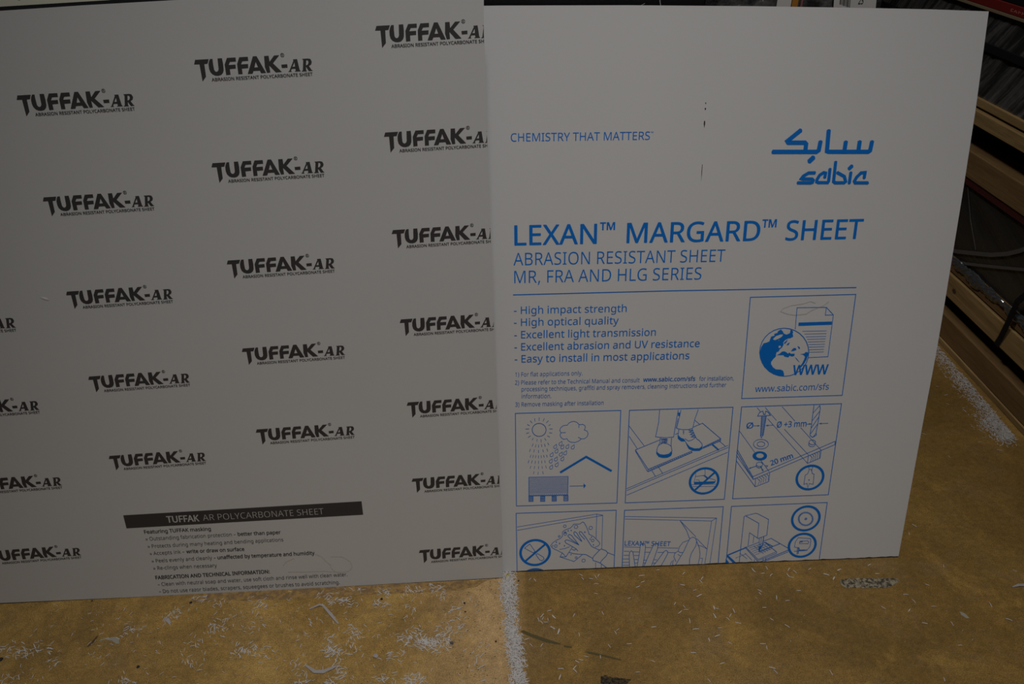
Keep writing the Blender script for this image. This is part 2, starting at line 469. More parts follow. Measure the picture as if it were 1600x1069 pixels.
# ------------------------------------------------------------------ printed artwork, mm on each sheet
# l = stroke, f = filled shape, r = ring, t = lettering
RIGHT_PRINT = {
 'tagline': [
  ('t','CHEMISTRY THAT MATTERS',32.1,979.7,301.3,977.6,15.3,0,0),
  ('t','™',302.1,990.5,307.7,990.6,2.3,0,0),
 ],
 'title_word': [
  ('t','LEXAN',36.5,776.4,201.5,775.6,40.1,0.01,0),
  ('t','™',208.1,803.1,238.2,802.9,15.5,0.004,0),
 ],
 'title_word 2': [
  ('t','MARGARD',263,775.4,533.4,773.3,40.4,0.01,0),
  ('t','™',537.1,800.2,566.2,800,16.2,0.004,0),
 ],
 'title_word 3': [
  ('t','SHEET',587.9,772.4,744.5,772,40.1,0.01,0),
 ],
 'subtitle': [
  ('t','ABRASION RESISTANT SHEET',33.4,734.9,465.9,731.1,25.9,-0.004,0),
  ('t','MR, FRA AND HLG SERIES',34.4,697.6,419.7,694.8,26,-0.004,0),
 ],
 'rule_line': [
  ('l',1.8,0,[(31.8,672.9),(357.2,672.3),(747.7,668.3)]),
 ],
 'bullet_list': [
  ('t','- High impact strength',32.7,631.6,267.3,629.4,15.9,0.003,0),
  ('t','- High optical quality',32.3,605.4,251.4,603.2,16.1,0.003,0),
  ('t','- Excellent light transmission',32.5,577.9,330.8,574.9,16.3,0.003,0),
  ('t','- Excellent abrasion and UV resistance',32.4,550.8,425.6,546.8,16.4,0.003,0),
  ('t','- Easy to install in most applications',32.6,523.7,405.2,519.8,16.6,0.003,0),
 ],
 'footnotes': [
  ('t','1) For flat applications only.',33.1,491.3,177.1,490.1,9.7,0,0),
  ('t','2) Please refer to the Technical Manual and consult',32.2,472.7,300.7,469.7,9.8,0,0),
  ('t','www.sabic.com/sfs',308.5,470.6,421.1,469,9.8,0.02,0),
  ('t','processing techniques, graffiti and spray removers, cleaning instructions and further',46,457,490.1,452.4,9.8,0,0),
  ('t','information.',45.8,440.6,110.3,439.1,9.9,0,0),
  ('t','3) Remove masking after installation',32.1,421.6,223.8,419.3,9.9,0,0),
  ('t','for installation,',429.6,468.7,505.3,467.6,9.8,0,0),
 ],
 'logo': [
  ('l',8.4,0,[(740,963.6),(738.7,948),(735.1,945.5),(656.6,947.2),(652.5,948.8),(651.4,986.4)]),
  ('l',8.4,0,[(715.5,964.1),(715.3,946.4)]),
  ('l',8.4,0,[(687.8,964.2),(687.3,947)]),
  ('l',8.4,0,[(637.4,965.7),(636,950.6),(631.6,947.7),(546.5,949.5)]),
  ('l',8.4,0,[(609.3,948.7),(609.6,962.8),(606.6,965.8),(574.2,966.5),(571.8,969.6),(594.8,988.5)]),
  ('l',9.6,0,[(620.7,930.9),(625.6,935.9)]),
  ('f',[(546.2,952.3),(550.1,952.9),(555.9,946.3),(542.1,946.6)],[]),
  ('l',6.4,0,[(632.1,907.1),(620.4,907.1),(610.5,901.2),(607.3,896.6),(611.1,895.5),(628.4,895.1),(631.6,892.4),(630.5,888.6),(626.6,887.6),(601.9,888.2)]),
  ('f',[(603.7,890.7),(609,890.6),(610.8,886.4),(598.6,886.4)],[]),
  ('l',6.4,0,[(654.3,898.1),(655,905.9),(650.9,907),(643.5,902.2),(639.1,893.8),(638.9,889.4),(642.5,887.5),(661.2,887.1),(662.9,890.2),(662.8,912.9)]),
  ('l',6.4,0,[(672.5,926.5),(672.9,889.2),(676.4,886.5),(694.5,886.1),(697.4,888.6),(693.5,898.5),(679.3,906.1)]),
  ('l',6.4,0,[(705.6,905.2),(705.2,886.1)]),
  ('l',7.5,0,[(702,914.6),(705.3,917.9)]),
  ('l',6.4,0,[(734,895.8),(734.3,905.4),(726.1,904.8),(718.4,896.7),(714.9,889),(717.2,885.6),(741.3,885)]),
  ('f',[(738.3,887.4),(742.3,887.3),(745.8,883.4),(738.8,883.5)],[]),
 ],
 'scratch_mark': [
  ('f',[(404.7,1044.6),(407.2,1044.5),(406.8,1041.3)],[]),
 ],
 'scratch_mark 2': [
  ('f',[(404.8,1034.6),(407.5,1034.8),(407.2,1031.3),(405.3,1031.3)],[]),
 ],
 'scratch_mark 3': [
  ('f',[(405.1,1010.9),(407.3,1010.3),(407.7,1004.9),(406.6,997.5),(404.9,1005)],[]),
 ],
 'scratch_mark 4': [
  ('f',[(406.7,928.2),(407.7,928.1),(407.7,913.6),(407,894.9),(406.4,913.6)],[]),
 ],
 'web_panel': [
  ('l',1.5,1,[(526,653.5),(749,653.5),(749,423.5),(526.5,423.5)]),
 ],
 'web_panel/document_icon': [
  ('l',1.2,0,[(628.4,580.9),(627.2,627.9),(689.8,626.8),(706.7,609.7),(706.4,515.4),(663,514.6)]),
  ('l',1.2,0,[(689.8,626.8),(689.5,609.6),(706.7,609.7)]),
  ('f',[(634.1,594.8),(705.4,595.1),(705.7,587.9),(634.1,587.4)],[]),
  ('l',0.8,0,[(644.4,575),(696,574.5)]),
  ('l',0.8,0,[(649.2,568.7),(696.2,568.3)]),
  ('l',0.8,0,[(653.5,562.3),(696.4,562.1)]),
  ('l',0.8,0,[(656.8,556.6),(696.1,556.4)]),
  ('l',0.8,0,[(659,550.5),(695.7,550.5)]),
  ('l',0.8,0,[(660.7,544.5),(695.7,544.5)]),
  ('l',0.8,0,[(662.4,538.7),(695.6,538.8)]),
  ('l',0.8,0,[(663.5,532.7),(695.2,532.8)]),
  ('l',0.8,0,[(664.2,526.9),(695.4,527)]),
 ],
 'web_panel/globe_icon': [
  ('l',1.6,1,[(663.4,527),(663.4,514.7),(660.8,503),(655.5,492.7),(647.9,484.1),(638.4,477.7),(627.5,473.9),(615.6,472.9),(603.5,474.7),(591.7,479.2),(580.8,486.3),(571.5,495.4),(564.2,506.2),(559.2,518),(556.7,530.4),(557,542.5),(559.8,554),(565.2,564.1),(572.8,572.4),(582.1,578.5),(592.9,582.2),(604.5,583.2),(616.4,581.5),(628,577.1),(638.7,570.4),(648,561.5),(655.5,551),(660.7,539.3)]),
  ('f',[(563.2,550.5),(558.6,541.2),(557.2,527.6),(561.1,511),(568.8,497),(581.8,484.1),(596.9,476),(615,473.8),(614.5,478.8),(611.7,485.9),(606.2,488.8),(595.6,489.7),(588.6,494.9),(584,502),(583.5,507.5),(588,514.3),(592.7,519.6),(592.8,526.5),(593.1,529.2),(598.1,531.2),(599.4,535.8),(603.8,539.2),(606.9,546.5),(605.2,550.6),(608.5,555.9),(614.6,559.8),(620.2,560.4),(625.8,563.5),(623.8,570.3),(624.7,574.3),(620.8,579.7),(618.3,578.5),(618,571.8),(611.1,568.5),(605.2,570.8),(600.4,578.2),(597.1,580.5),(592.3,577.4),(590.1,572.6),(583.9,571),(585.5,567.4),(578,564.9),(575.2,554.2),(569,551.7)],[[(582.4,559.4),(588.2,566),(598.1,569.7),(603.8,569.5),(601.3,564.2),(594,559.6),(586.6,556.6)],[(597.1,538.6),(596.1,543.5),(600.1,544.8),(602.3,540.4)],[(593.8,556.4),(596.8,557.1),(596.5,554.9)]]),
  ('f',[(594.2,522.6),(600.4,525.7),(604.7,530.2),(610.3,530.8),(615.3,527.9),(618.1,525.1),(621,527.8),(624.4,524.9),(633,524.6),(633,519.7),(627.9,518.2),(622.5,520.6),(620.3,516.5),(611,518.8),(609.4,522.1),(602.8,522.3)],[]),
  ('f',[(624.3,530.4),(626.3,534.4),(629.8,538.1),(634.6,536.9),(636,533.3),(631,531.3)],[]),
  ('f',[(637.1,542),(641.7,539.9),(643.7,535.8),(640.9,535.3)],[]),
  ('f',[(633.8,516.9),(638,514),(643.4,507.5),(646.3,504.4),(641.3,507.9)],[]),
  ('f',[(645.1,522.9),(654.1,524.5),(656.3,527.7),(661.6,527),(663,523.7),(660.5,510.6),(655.9,500.5),(650.2,492.4),(647.3,495.8),(650.7,499.8),(654.8,510.2),(656.2,517),(651.7,521.8)],[]),
  ('f',[(613,544.9),(615.7,548.9),(619.9,550.7),(617.7,544.8)],[]),
  ('f',[(606.6,550),(612.5,555.2),(614.7,558.9),(613.7,553),(609.6,547.7)],[]),
 ],
 'web_panel/web_letters': [
  ('t','www',633.2,475.4,710,474.8,30.1,0.012,0),
 ],
 'web_panel/web_address': [
  ('t','www.sabic.com/sfs',554.5,438.1,717,438.2,14.7,0.002,0),
 ],
 'web_panel/water_stain': [
  ('l',1.6,0,[(601.6,617),(609,614.2),(624.6,611.6),(647.4,613),(659.3,621.1),(683.7,630.9),(692.9,639.1)]),
  ('l',1.2,0,[(601.6,617),(593.1,620.4),(597.6,626.9),(614.7,632.9),(639.8,636.1),(654.5,640.9),(665.2,636.7)]),
 ],
 'weather_panel': [
  ('l',1.5,1,[(32,405.5),(262,404.5),(260,173.5),(31,175)]),
 ],
 'weather_panel/sun_icon': [
  ('l',1.3,1,[(98.7,363.6),(98.3,360.1),(97.2,356.8),(95.4,353.8),(93,351.4),(90.1,349.6),(86.8,348.6),(83.4,348.3),(80.1,348.8),(76.9,350.1),(74,352.1),(71.6,354.7),(69.8,357.8),(68.7,361.1),(68.4,364.7),(68.8,368.2),(69.9,371.4),(71.7,374.4),(74.2,376.8),(77,378.5),(80.2,379.6),(83.6,379.8),(87,379.3),(90.2,378),(93,376.1),(95.4,373.5),(97.2,370.4),(98.3,367.1)]),
  ('l',0.9,0,[(73.7,391.9),(74.8,385)]),
  ('l',0.9,0,[(83.7,394),(83.6,386.2)]),
  ('l',0.9,0,[(94.8,391.2),(92.5,384.6)]),
  ('l',0.9,0,[(103.7,385.5),(99.6,380.7)]),
  ('l',0.9,0,[(108.5,376.5),(104.5,373.7)]),
  ('l',0.9,0,[(113,365.5),(106.3,365.7)]),
  ('l',0.9,0,[(111.9,355.2),(105.9,356.4)]),
  ('l',0.9,0,[(106.7,345.7),(101.8,349.1)]),
  ('l',0.9,0,[(98.7,338),(95.5,343.1)]),
  ('l',0.9,0,[(87.9,334.2),(87.4,340.9)]),
  ('l',0.9,0,[(78.5,336.3),(78.9,342)]),
  ('l',0.9,0,[(68.2,339.9),(70.4,344.8)]),
  ('l',0.9,0,[(59.3,347),(64.7,350.5)]),
  ('l',0.9,0,[(55.3,357),(61.2,358)]),
  ('l',0.9,0,[(53.9,367.4),(61.3,367.4)]),
  ('l',0.9,0,[(57.8,378.3),(62.7,375.2)]),
  ('l',0.9,0,[(64.1,386.9),(68.1,381.6)]),
  ('l',0.9,0,[(68,325),(70.3,331.1)]),
  ('l',0.9,0,[(75.2,322.7),(76.2,328.9)]),
  ('l',0.9,0,[(82,321.2),(82,327.9)]),
  ('l',0.9,0,[(89.4,322.9),(88.3,329.2)]),
  ('l',0.9,0,[(104.9,326.6),(102.2,332.2)]),
  ('l',0.9,0,[(96.8,323.1),(95,329.4)]),
  ('l',0.9,0,[(61.8,311.9),(64.2,318.1)]),
  ('l',0.9,0,[(71.3,310.3),(72.5,316.5)]),
  ('l',0.9,0,[(81.9,308.6),(81.9,314.9)]),
  ('l',0.9,0,[(92.7,310),(91.4,315.8)]),
  ('l',0.9,0,[(102.2,311.6),(100.4,317.5)]),
  ('l',0.9,0,[(63.3,298),(64.7,303.5)]),
  ('l',0.9,0,[(69.2,297.3),(70.3,302.8)]),
  ('l',0.9,0,[(75.3,296.3),(75.8,302.1)]),
  ('l',0.9,0,[(81.8,295.2),(81.8,301.1)]),
  ('l',0.9,0,[(88.2,295.8),(87.7,301.3)]),
  ('l',0.9,0,[(94.5,296.3),(93.1,301.9)]),
  ('l',0.9,0,[(101.3,297),(99.5,302.4)]),
  ('l',0.9,0,[(58.6,284.2),(60.5,290.5)]),
  ('l',0.9,0,[(65.9,283.2),(67.8,289.7)]),
  ('l',0.9,0,[(74,281.8),(74.8,288.2)]),
  ('l',0.9,0,[(81.7,281.5),(81.8,287.9)]),
  ('l',0.9,0,[(89.2,281.8),(88.6,288.1)]),
  ('l',0.9,0,[(96.7,282.8),(95.4,288.6)]),
  ('l',0.9,0,[(63,270),(64.7,275.8)]),
  ('l',0.9,0,[(72.1,268.9),(73.1,274.8)]),
  ('l',0.9,0,[(81.7,268),(81.7,274.4)]),
  ('l',0.9,0,[(90.3,268.5),(89.4,274.6)]),
  ('l',0.9,0,[(99,269.4),(97.6,275.3)]),
  ('l',0.9,0,[(70.4,255.7),(71.6,262)]),
  ('l',0.9,0,[(80.7,254),(80.9,260.4)]),
  ('l',0.9,0,[(92.1,254.8),(90.7,261.3)]),
 ],
 'weather_panel/cloud_icon': [
  ('l',1.1,1,[(145.4,373.4),(148.7,378.2),(154.2,381.2),(159.8,382),(166.5,379.3),(171.1,373.7),(174.4,373.6),(178.9,374.2),(184.1,370.8),(185,365.8),(182.9,360.5),(189.2,357),(191.5,350.7),(189,343.4),(182.7,338.6),(176.4,338.9),(171.5,334.1),(162.6,330.4),(153.5,331.5),(147.9,335),(144.5,340.6),(137.7,339.1),(132.1,343),(129.4,349.3),(131.4,355.4),(128.7,361.7),(130.9,367.8),(136.4,372.5)]),
  ('l',1.1,0,[(131.4,355.4),(141.7,355.6)]),
  ('l',1.1,0,[(171.1,373.7),(170.7,366.3)]),
  ('l',1.1,0,[(176.4,338.9),(169.6,342.9)]),
  ('l',0.9,1,[(133.7,334.7),(134.2,328.5),(132.8,325),(129.7,324.1),(127.2,326.2),(127.2,329.7)]),
  ('l',0.9,1,[(121.8,327.7),(122.3,321.4),(120.9,318),(117.8,317.1),(115.3,319.2),(115.3,322.7)]),
  ('l',0.9,1,[(137.6,326.1),(138.1,319.8),(136.7,316.4),(133.6,315.5),(131.1,317.6),(131.1,321.1)]),
  ('l',0.9,1,[(148.8,326.7),(149.3,320.4),(148,316.9),(144.9,316),(142.4,318.1),(142.3,321.7)]),
  ('l',0.9,1,[(160.8,325),(161.3,318.7),(160,315.2),(156.8,314.3),(154.3,316.4),(154.3,320)]),
  ('l',0.9,1,[(124.8,316.6),(125.2,310.3),(123.9,306.8),(120.7,305.9),(118.2,308),(118.2,311.5)]),
  ('l',0.9,1,[(113.9,307.9),(114.4,301.6),(113,298.1),(109.9,297.2),(107.4,299.3),(107.4,302.9)]),
  ('l',0.9,1,[(134.3,308.4),(134.8,302.1),(133.4,298.6),(130.3,297.7),(127.8,299.8),(127.7,303.3)]),
  ('l',0.9,1,[(144,311.3),(144.5,305),(143.1,301.5),(140,300.6),(137.5,302.7),(137.5,306.3)]),
  ('l',0.9,1,[(112.1,292.3),(112.6,285.9),(111.2,282.4),(108.1,281.5),(105.6,283.7),(105.6,287.2)]),
  ('l',0.9,1,[(123.5,296.9),(123.9,290.6),(122.6,287.1),(119.4,286.2),(116.9,288.3),(116.9,291.9)]),
  ('l',0.9,1,[(137.7,296.9),(138.2,290.5),(136.9,287),(133.7,286.2),(131.2,288.3),(131.2,291.8)]),
  ('l',0.9,1,[(112.8,277),(113.3,270.6),(111.9,267.1),(108.7,266.2),(106.2,268.4),(106.2,271.9)]),
  ('l',0.9,1,[(125.3,282.9),(125.8,276.5),(124.4,273),(121.2,272.1),(118.7,274.3),(118.7,277.8)]),
 ],
 'weather_panel/roof_icon': [
  ('l',5.2,0,[(131.3,257.6),(187.9,294),(244.5,256.8)]),
 ],
 'weather_panel/stacked_pallet_icon': [
  ('l',1.2,1,[(59.9,247.6),(148.1,246.2),(147.3,198),(59.4,199.8)]),
  ('l',0.75,0,[(59.9,247.6),(147.8,246.2)]),
  ('l',0.75,0,[(59.9,244.7),(147.9,243.2)]),
  ('l',0.75,0,[(59.8,241.7),(147.9,240.3)]),
  ('l',0.75,0,[(59.8,238.8),(147.9,237.4)]),
  ('l',0.75,0,[(59.8,235.9),(147.9,234.4)]),
  ('l',0.75,0,[(59.7,232.9),(147.9,231.5)]),
  ('l',0.75,0,[(59.7,230),(148,228.5)]),
  ('l',0.75,0,[(59.7,227.1),(148,225.6)]),
  ('l',0.75,0,[(59.7,224.1),(148,222.7)]),
  ('l',0.75,0,[(59.6,221.2),(148,219.7)]),
  ('l',0.75,0,[(59.6,218.2),(148,216.7)]),
  ('l',0.75,0,[(59.6,215.3),(148.1,213.8)]),
  ('l',0.75,0,[(59.5,212.3),(148.1,210.8)]),
  ('l',0.75,0,[(59.5,209.4),(148.1,207.9)]),
  ('l',0.75,0,[(59.5,206.4),(148.1,204.9)]),
  ('l',0.9,0,[(59.4,200.3),(61.8,203.4),(64,200.2),(66.4,203.3),(68.6,200.1),(71,203.2),(73.2,200),(75.6,203.1),(77.8,199.9),(80.2,203.1),(82.4,199.9),(84.8,203),(87.1,199.8),(89.4,202.9),(91.7,199.7),(94,202.8),(96.3,199.6),(98.6,202.7),(100.9,199.5),(103.2,202.6),(105.5,199.4),(107.8,202.6),(110.1,199.4),(112.4,202.5),(114.7,199.3),(117,202.4),(119.3,199.2),(121.6,202.3),(123.9,199.1),(126.2,202.2),(128.6,199),(130.8,202.1),(133.2,198.9),(135.5,202.1),(137.8,198.9),(140.1,202),(142.4,198.8),(144.7,201.9),(147,198.7)]),
  ('l',1.2,1,[(59.4,199.8),(69.1,199.6),(69,185.7),(59.3,185.8)]),
  ('l',0.9,0,[(59.9,198.7),(68.8,198.6)]),
  ('l',0.9,0,[(59.9,196.6),(68.8,196.5)]),
  ('l',0.9,0,[(59.8,194.5),(68.8,194.4)]),
  ('l',0.9,0,[(59.8,192.4),(68.8,192.3)]),
  ('l',0.9,0,[(59.8,190.3),(68.8,190.2)]),
  ('l',0.9,0,[(59.8,188.2),(68.8,188.1)]),
  ('l',1.2,1,[(85.9,199.2),(95.6,199.1),(95.5,185.1),(85.8,185.3)]),
  ('l',0.9,0,[(86.4,198.1),(95.3,198)]),
  ('l',0.9,0,[(86.3,196),(95.3,195.9)]),
  ('l',0.9,0,[(86.3,193.9),(95.3,193.8)]),
  ('l',0.9,0,[(86.3,191.8),(95.3,191.7)]),
  ('l',0.9,0,[(86.3,189.7),(95.3,189.6)]),
  ('l',0.9,0,[(86.3,187.6),(95.3,187.5)]),
  ('l',1.2,1,[(111.9,198.7),(121.6,198.5),(121.7,184.6),(111.9,184.7)]),
  ('l',0.9,0,[(112.4,197.6),(121.4,197.5)]),
  ('l',0.9,0,[(112.4,195.5),(121.4,195.4)]),
  ('l',0.9,0,[(112.4,193.4),(121.4,193.3)]),
  ('l',0.9,0,[(112.4,191.3),(121.4,191.2)]),
  ('l',0.9,0,[(112.4,189.2),(121.4,189.1)]),
  ('l',0.9,0,[(112.4,187.1),(121.4,187)]),
  ('l',1.2,1,[(138.5,198.4),(148.2,198.2),(148.3,184.3),(138.6,184.4)]),
  ('l',0.9,0,[(138.9,197.3),(148,197.2)]),
  ('l',0.9,0,[(139,195.2),(148,195.1)]),
  ('l',0.9,0,[(139,193.1),(148,193)]),
  ('l',0.9,0,[(139,191),(148,190.9)]),
  ('l',0.9,0,[(139,188.9),(148,188.8)]),
  ('l',0.9,0,[(139,186.8),(148,186.6)]),
  ('l',1.1,0,[(152.2,221.4),(184.4,220.8)]),
  ('f',[(183.1,227.1),(188.3,221.2),(183.3,214.1)],[]),
 ],
 'walking_panel': [
  ('l',1.5,1,[(281,404),(509,403.5),(507,173),(279,173)]),
 ],
 'walking_panel/plank_icon': [
  ('l',1,0,[(281.6,366.3),(316.4,316.9)]),
  ('l',1,0,[(282.4,341.3),(301.2,310.6)]),
  ('l',1,0,[(427,374.5),(437.2,365.3)]),
  ('l',1,0,[(281.4,209.8),(505.2,310.5)]),
  ('l',1,0,[(281.5,204.8),(505.6,305.3)]),
  ('l',1,0,[(281.9,192.9),(505.5,293.3)]),
  ('l',1,0,[(336.9,253.3),(345.6,238.4)]),
  ('l',1,0,[(352.3,260.7),(361.7,245)]),
  ('l',1,0,[(485.5,321.2),(498.9,309.1)]),
  ('l',1,0,[(297.6,304.1),(327.2,251.5)]),
  ('l',1.2,0,[(351.7,330),(297.5,307.2),(328,257.3),(425.2,300)]),
  ('l',1.2,0,[(385.2,342.2),(391.5,345)]),
  ('l',1.2,0,[(424.8,359),(444,367.3),(487.2,327.8),(448.3,307.9)]),
  ('l',1.2,0,[(328,257.3),(328.7,251.4),(425.4,296.4)]),
  ('l',1.2,0,[(487.2,327.8),(487.5,322.6),(448.5,305)]),
  ('l',0.9,0,[(330.2,256.5),(332.7,254.6),(334.9,258.5),(337.4,256.6),(339.6,260.6),(342,258.7),(344.2,262.6),(346.7,260.8),(348.9,264.7),(351.4,262.8),(353.6,266.7),(356,264.9),(358.2,268.8),(360.7,266.9),(362.9,270.8),(365.4,269),(367.5,272.9),(370,271),(372.2,274.9),(374.7,273.1),(376.8,277),(379.3,275.1),(381.5,279),(384,277.1),(386.1,281.1),(388.6,279.2),(390.8,283.1),(393.2,281.2),(395.4,285.1),(397.9,283.3),(400,287.2),(402.5,285.3),(404.7,289.2),(407.1,287.4),(409.3,291.3),(411.8,289.4),(413.9,293.3),(416.4,291.4),(418.5,295.3),(421,293.5),(423.2,297.4),(425.6,295.5)]),
  ('l',0.9,0,[(449.4,308.3),(451.8,307),(454,310.5),(456.4,309.3),(458.6,312.7),(461,311.5),(463.1,314.9),(465.6,313.7),(467.7,317.1),(470.2,315.9),(472.3,319.3),(474.8,318.1),(476.9,321.5),(479.3,320.3),(481.4,323.7),(483.9,322.5),(486,325.9)]),
  ('l',3.2,0,[(469.4,314.2),(484.4,300.1)]),
 ],
 'walking_panel/boots_icon': [
  ('l',1.2,0,[(347.3,402.2),(346.5,372.7),(341.3,337.9),(349.3,336.4),(364.3,334.7),(381.7,335.9),(384.4,366.7),(388.4,400.7)]),
  ('l',1.2,0,[(394.4,400.5),(391.5,382.7),(387.2,356.8),(399.5,353.3),(412.4,352.9),(422.9,355.5),(426.7,379.1),(432.4,400.1)]),
  ('f',[(388.3,394.8),(393.8,394.6),(393.1,385.6),(388.5,387.4)],[]),
  ('l',1,0,[(388.9,380.5),(385.5,357.4)]),
  ('l',1.2,0,[(351.9,334.7),(351.6,323.4),(346.2,309.4),(345.1,296.3)]),
  ('l',1.2,0,[(379.9,301),(377,315.3),(377.1,333.8)]),
  ('f',[(344.7,304.7),(347.8,298.6),(353.4,294.3),(362.1,292.6),(372.7,294.5),(379.2,302.2),(380.4,295),(378.4,289.1),(371,285),(360.3,284.5),(350.4,287.7),(345.2,295.1)],[]),
  ('l',1,0,[(349.1,316.4),(358.5,321.9),(369.3,319.2),(376.4,314.2)]),
  ('l',1.6,0,[(353.7,332.3),(368.7,331.2),(354.3,329),(368.5,327.5),(355.1,325.1),(368.1,323.2),(353.1,322.1)]),
  ('l',1.2,0,[(392.1,353.6),(391.6,343.1),(390.8,337.2)]),
  ('l',1.2,0,[(447.1,310.3),(446.3,316.3),(439.7,324.8),(433,329.8),(425.7,344.2),(421.9,353.7)]),
  ('f',[(390.6,340.8),(398.6,333),(405.1,330.4),(412.2,318.8),(419.2,310.2),(430.2,305.7),(440.9,305.8),(447,311.5),(447.9,304.3),(441.4,299.3),(428.4,299.6),(417.3,304.8),(412.1,314),(408,324.1),(399,324.4),(391.2,331.4)],[]),
  ('l',1,0,[(407.2,330.8),(415.1,324.6),(422.5,326.6),(428.6,331.1)]),
  ('l',1,0,[(402.2,350.9),(403.4,341.5),(404.4,349.7)]),
  ('l',1.8,0,[(414.6,351.6),(423.2,350.1),(415.9,346.9),(425.7,344.2),(418.4,340.9),(428.2,338.2),(420.9,335),(430.6,333.4)]),
 ],
 'walking_panel/prohibition_sign': [
  ('r',457.2,222.4,32.4,5.5),
  ('l',4.6,0,[(436.4,198.5),(480.2,243.5)]),
  ('l',0.9,0,[(436.8,250.6),(436.7,236),(434.4,220.1)]),
  ('l',0.9,0,[(457.4,252.2),(458.5,236.3),(465.4,229.9),(482.2,224.4),(483.2,219.9)]),
  ('l',0.9,0,[(436.7,234.7),(458.4,237.1)]),
  ('f',[(434.3,220.9),(482.5,220.7),(482.8,216.5),(477.4,214.7),(434.7,214.9)],[]),
  ('l',0.7,0,[(429.3,214.2),(486.3,213.1)]),
  ('l',0.7,0,[(431.8,209.1),(484.5,207.5)]),
  ('l',0.8,0,[(438.4,226.1),(444.9,225.8),(447.5,220.3)]),
  ('l',1.5,0,[(455.2,236.5),(464.4,228.7)]),
 ],
 'drilling_panel': [
  ('l',1.5,1,[(528,403.5),(750,403.5),(748,175),(526,173.5)]),
 ],
 'drilling_panel/board_icon': [
  ('l',0.9,0,[(562.6,400.4),(570.9,390.9)]),
  ('l',0.9,0,[(580.7,400.3),(608.3,368.2)]),
  ('l',0.9,0,[(588.6,372.9),(690.1,258.5)]),
  ('l',0.9,0,[(628.7,345.7),(689.9,279.9)]),
  ('l',0.9,0,[(618.3,400.8),(650.4,364.9)]),
  ('l',0.9,0,[(665,348.4),(717,291.3)]),
  ('l',0.9,0,[(527.8,345.4),(566.9,291)]),
  ('l',0.9,0,[(583,269.5),(604.1,241.2)]),
  ('l',1.2,0,[(567.9,229.1),(747.2,311.8)]),
  ('l',1.2,0,[(569.6,222.1),(747.6,303.4)]),
  ('l',1.2,0,[(526.5,299.8),(567.9,229.1)]),
  ('l',1.2,0,[(526.1,293.8),(569.6,222.1)]),
  ('l',1.2,0,[(567.9,229.1),(569.6,222.1)]),
  ('l',1.2,0,[(747.2,311.8),(747.6,303.4)]),
  ('l',1,0,[(525.9,285.4),(569.9,221.9)]),
  ('l',1,0,[(526.9,270.9),(575.7,202.9)]),
  ('l',1.1,0,[(574.4,225.2),(575.7,202.9),(605.9,215.3),(606.1,236.9)]),
  ('l',1.1,0,[(690,279.1),(690.1,258.5),(717.8,270.8),(717.6,291.3)]),
  ('l',0.8,0,[(577.7,225),(585.4,218.1),(581.8,208.8)]),
  ('l',0.8,0,[(583.3,227.3),(589.9,221.3),(587.3,211.1)]),
  ('l',0.8,0,[(588.8,229.5),(594.5,224.6),(592.9,213.3)]),
  ('l',0.8,0,[(594.3,231.7),(599,227.9),(598.4,215.6)]),
  ('l',0.8,0,[(599.8,234),(603.5,231.1),(603.9,217.8)]),
  ('l',0.8,0,[(692.7,279.7),(699.4,272.7),(696.1,263.2)]),
  ('l',0.8,0,[(697.8,281.7),(703.5,275.7),(701.2,265.1)]),
  ('l',0.8,0,[(702.8,283.7),(707.5,278.7),(706.2,267.1)]),
  ('l',0.8,0,[(707.8,285.7),(711.5,281.7),(711.2,269.1)]),
  ('l',0.8,0,[(712.8,287.7),(715.6,284.7),(716.2,271.1)]),
  ('l',1,1,[(702.5,311),(702.5,309.7),(702.1,308.5),(701.3,307.4),(700.2,306.5),(698.9,305.8),(697.4,305.4),(695.8,305.3),(694.1,305.5),(692.5,306),(691,306.8),(689.7,307.8),(688.7,309),(688,310.3),(687.7,311.6),(687.7,312.9),(688.1,314.2),(688.9,315.3),(689.9,316.2),(691.3,316.8),(692.8,317.2),(694.4,317.3),(696.1,317.1),(697.7,316.6),(699.2,315.8),(700.5,314.8),(701.5,313.7),(702.2,312.4)]),
  ('l',1,0,[(687.6,310.4),(687.8,304.4),(691.9,300.7),(699.5,300.6),(702.4,304.4),(702.3,311)]),
  ('l',1,1,[(587.7,260.1),(587.7,258.8),(587.2,257.7),(586.5,256.6),(585.4,255.8),(584.1,255.2),(582.6,254.8),(581,254.7),(579.4,254.9),(577.8,255.4),(576.4,256.1),(575.2,257.1),(574.2,258.2),(573.6,259.4),(573.3,260.6),(573.3,261.9),(573.8,263),(574.5,264.1),(575.6,264.9),(576.9,265.5),(578.4,265.9),(580,265.9),(581.6,265.7),(583.2,265.3),(584.6,264.6),(585.8,263.6),(586.8,262.5),(587.4,261.3)]),
  ('l',1,0,[(573.4,259.4),(573.8,254.5),(580.3,250.6),(586.5,254)]),
  ('l',1.3,0,[(558.4,251),(573.2,256.3)]),
  ('l',1.3,0,[(583.1,255.4),(590.2,242.9)]),
  ('f',[(557.2,252),(561.4,253.8),(561.1,249.7)],[]),
  ('f',[(590.7,241.7),(586.3,246.5),(590.6,247.3)],[]),
 ],
 'drilling_panel/screw_icon': [
  ('l',1.4,1,[(565.5,380),(569,388.7),(576.1,391.9),(578.6,383.7),(582,383.6),(582.5,391.7),(588.2,388.5),(594.2,380.8)]),
  ('l',1.3,0,[(575.6,378.7),(576.4,332.3),(578.9,326.3),(581.6,332.1),(584.2,378.9)]),
  ('l',1.5,0,[(573.7,376.9),(585.5,377.9)]),
  ('l',1.5,0,[(573.9,373.2),(585.3,374.3)]),
  ('l',1.5,0,[(574.1,369.5),(585.1,370.7)]),
  ('l',1.5,0,[(574.3,365.7),(584.9,367.1)]),
  ('l',1.5,0,[(574.5,362),(584.6,363.5)]),
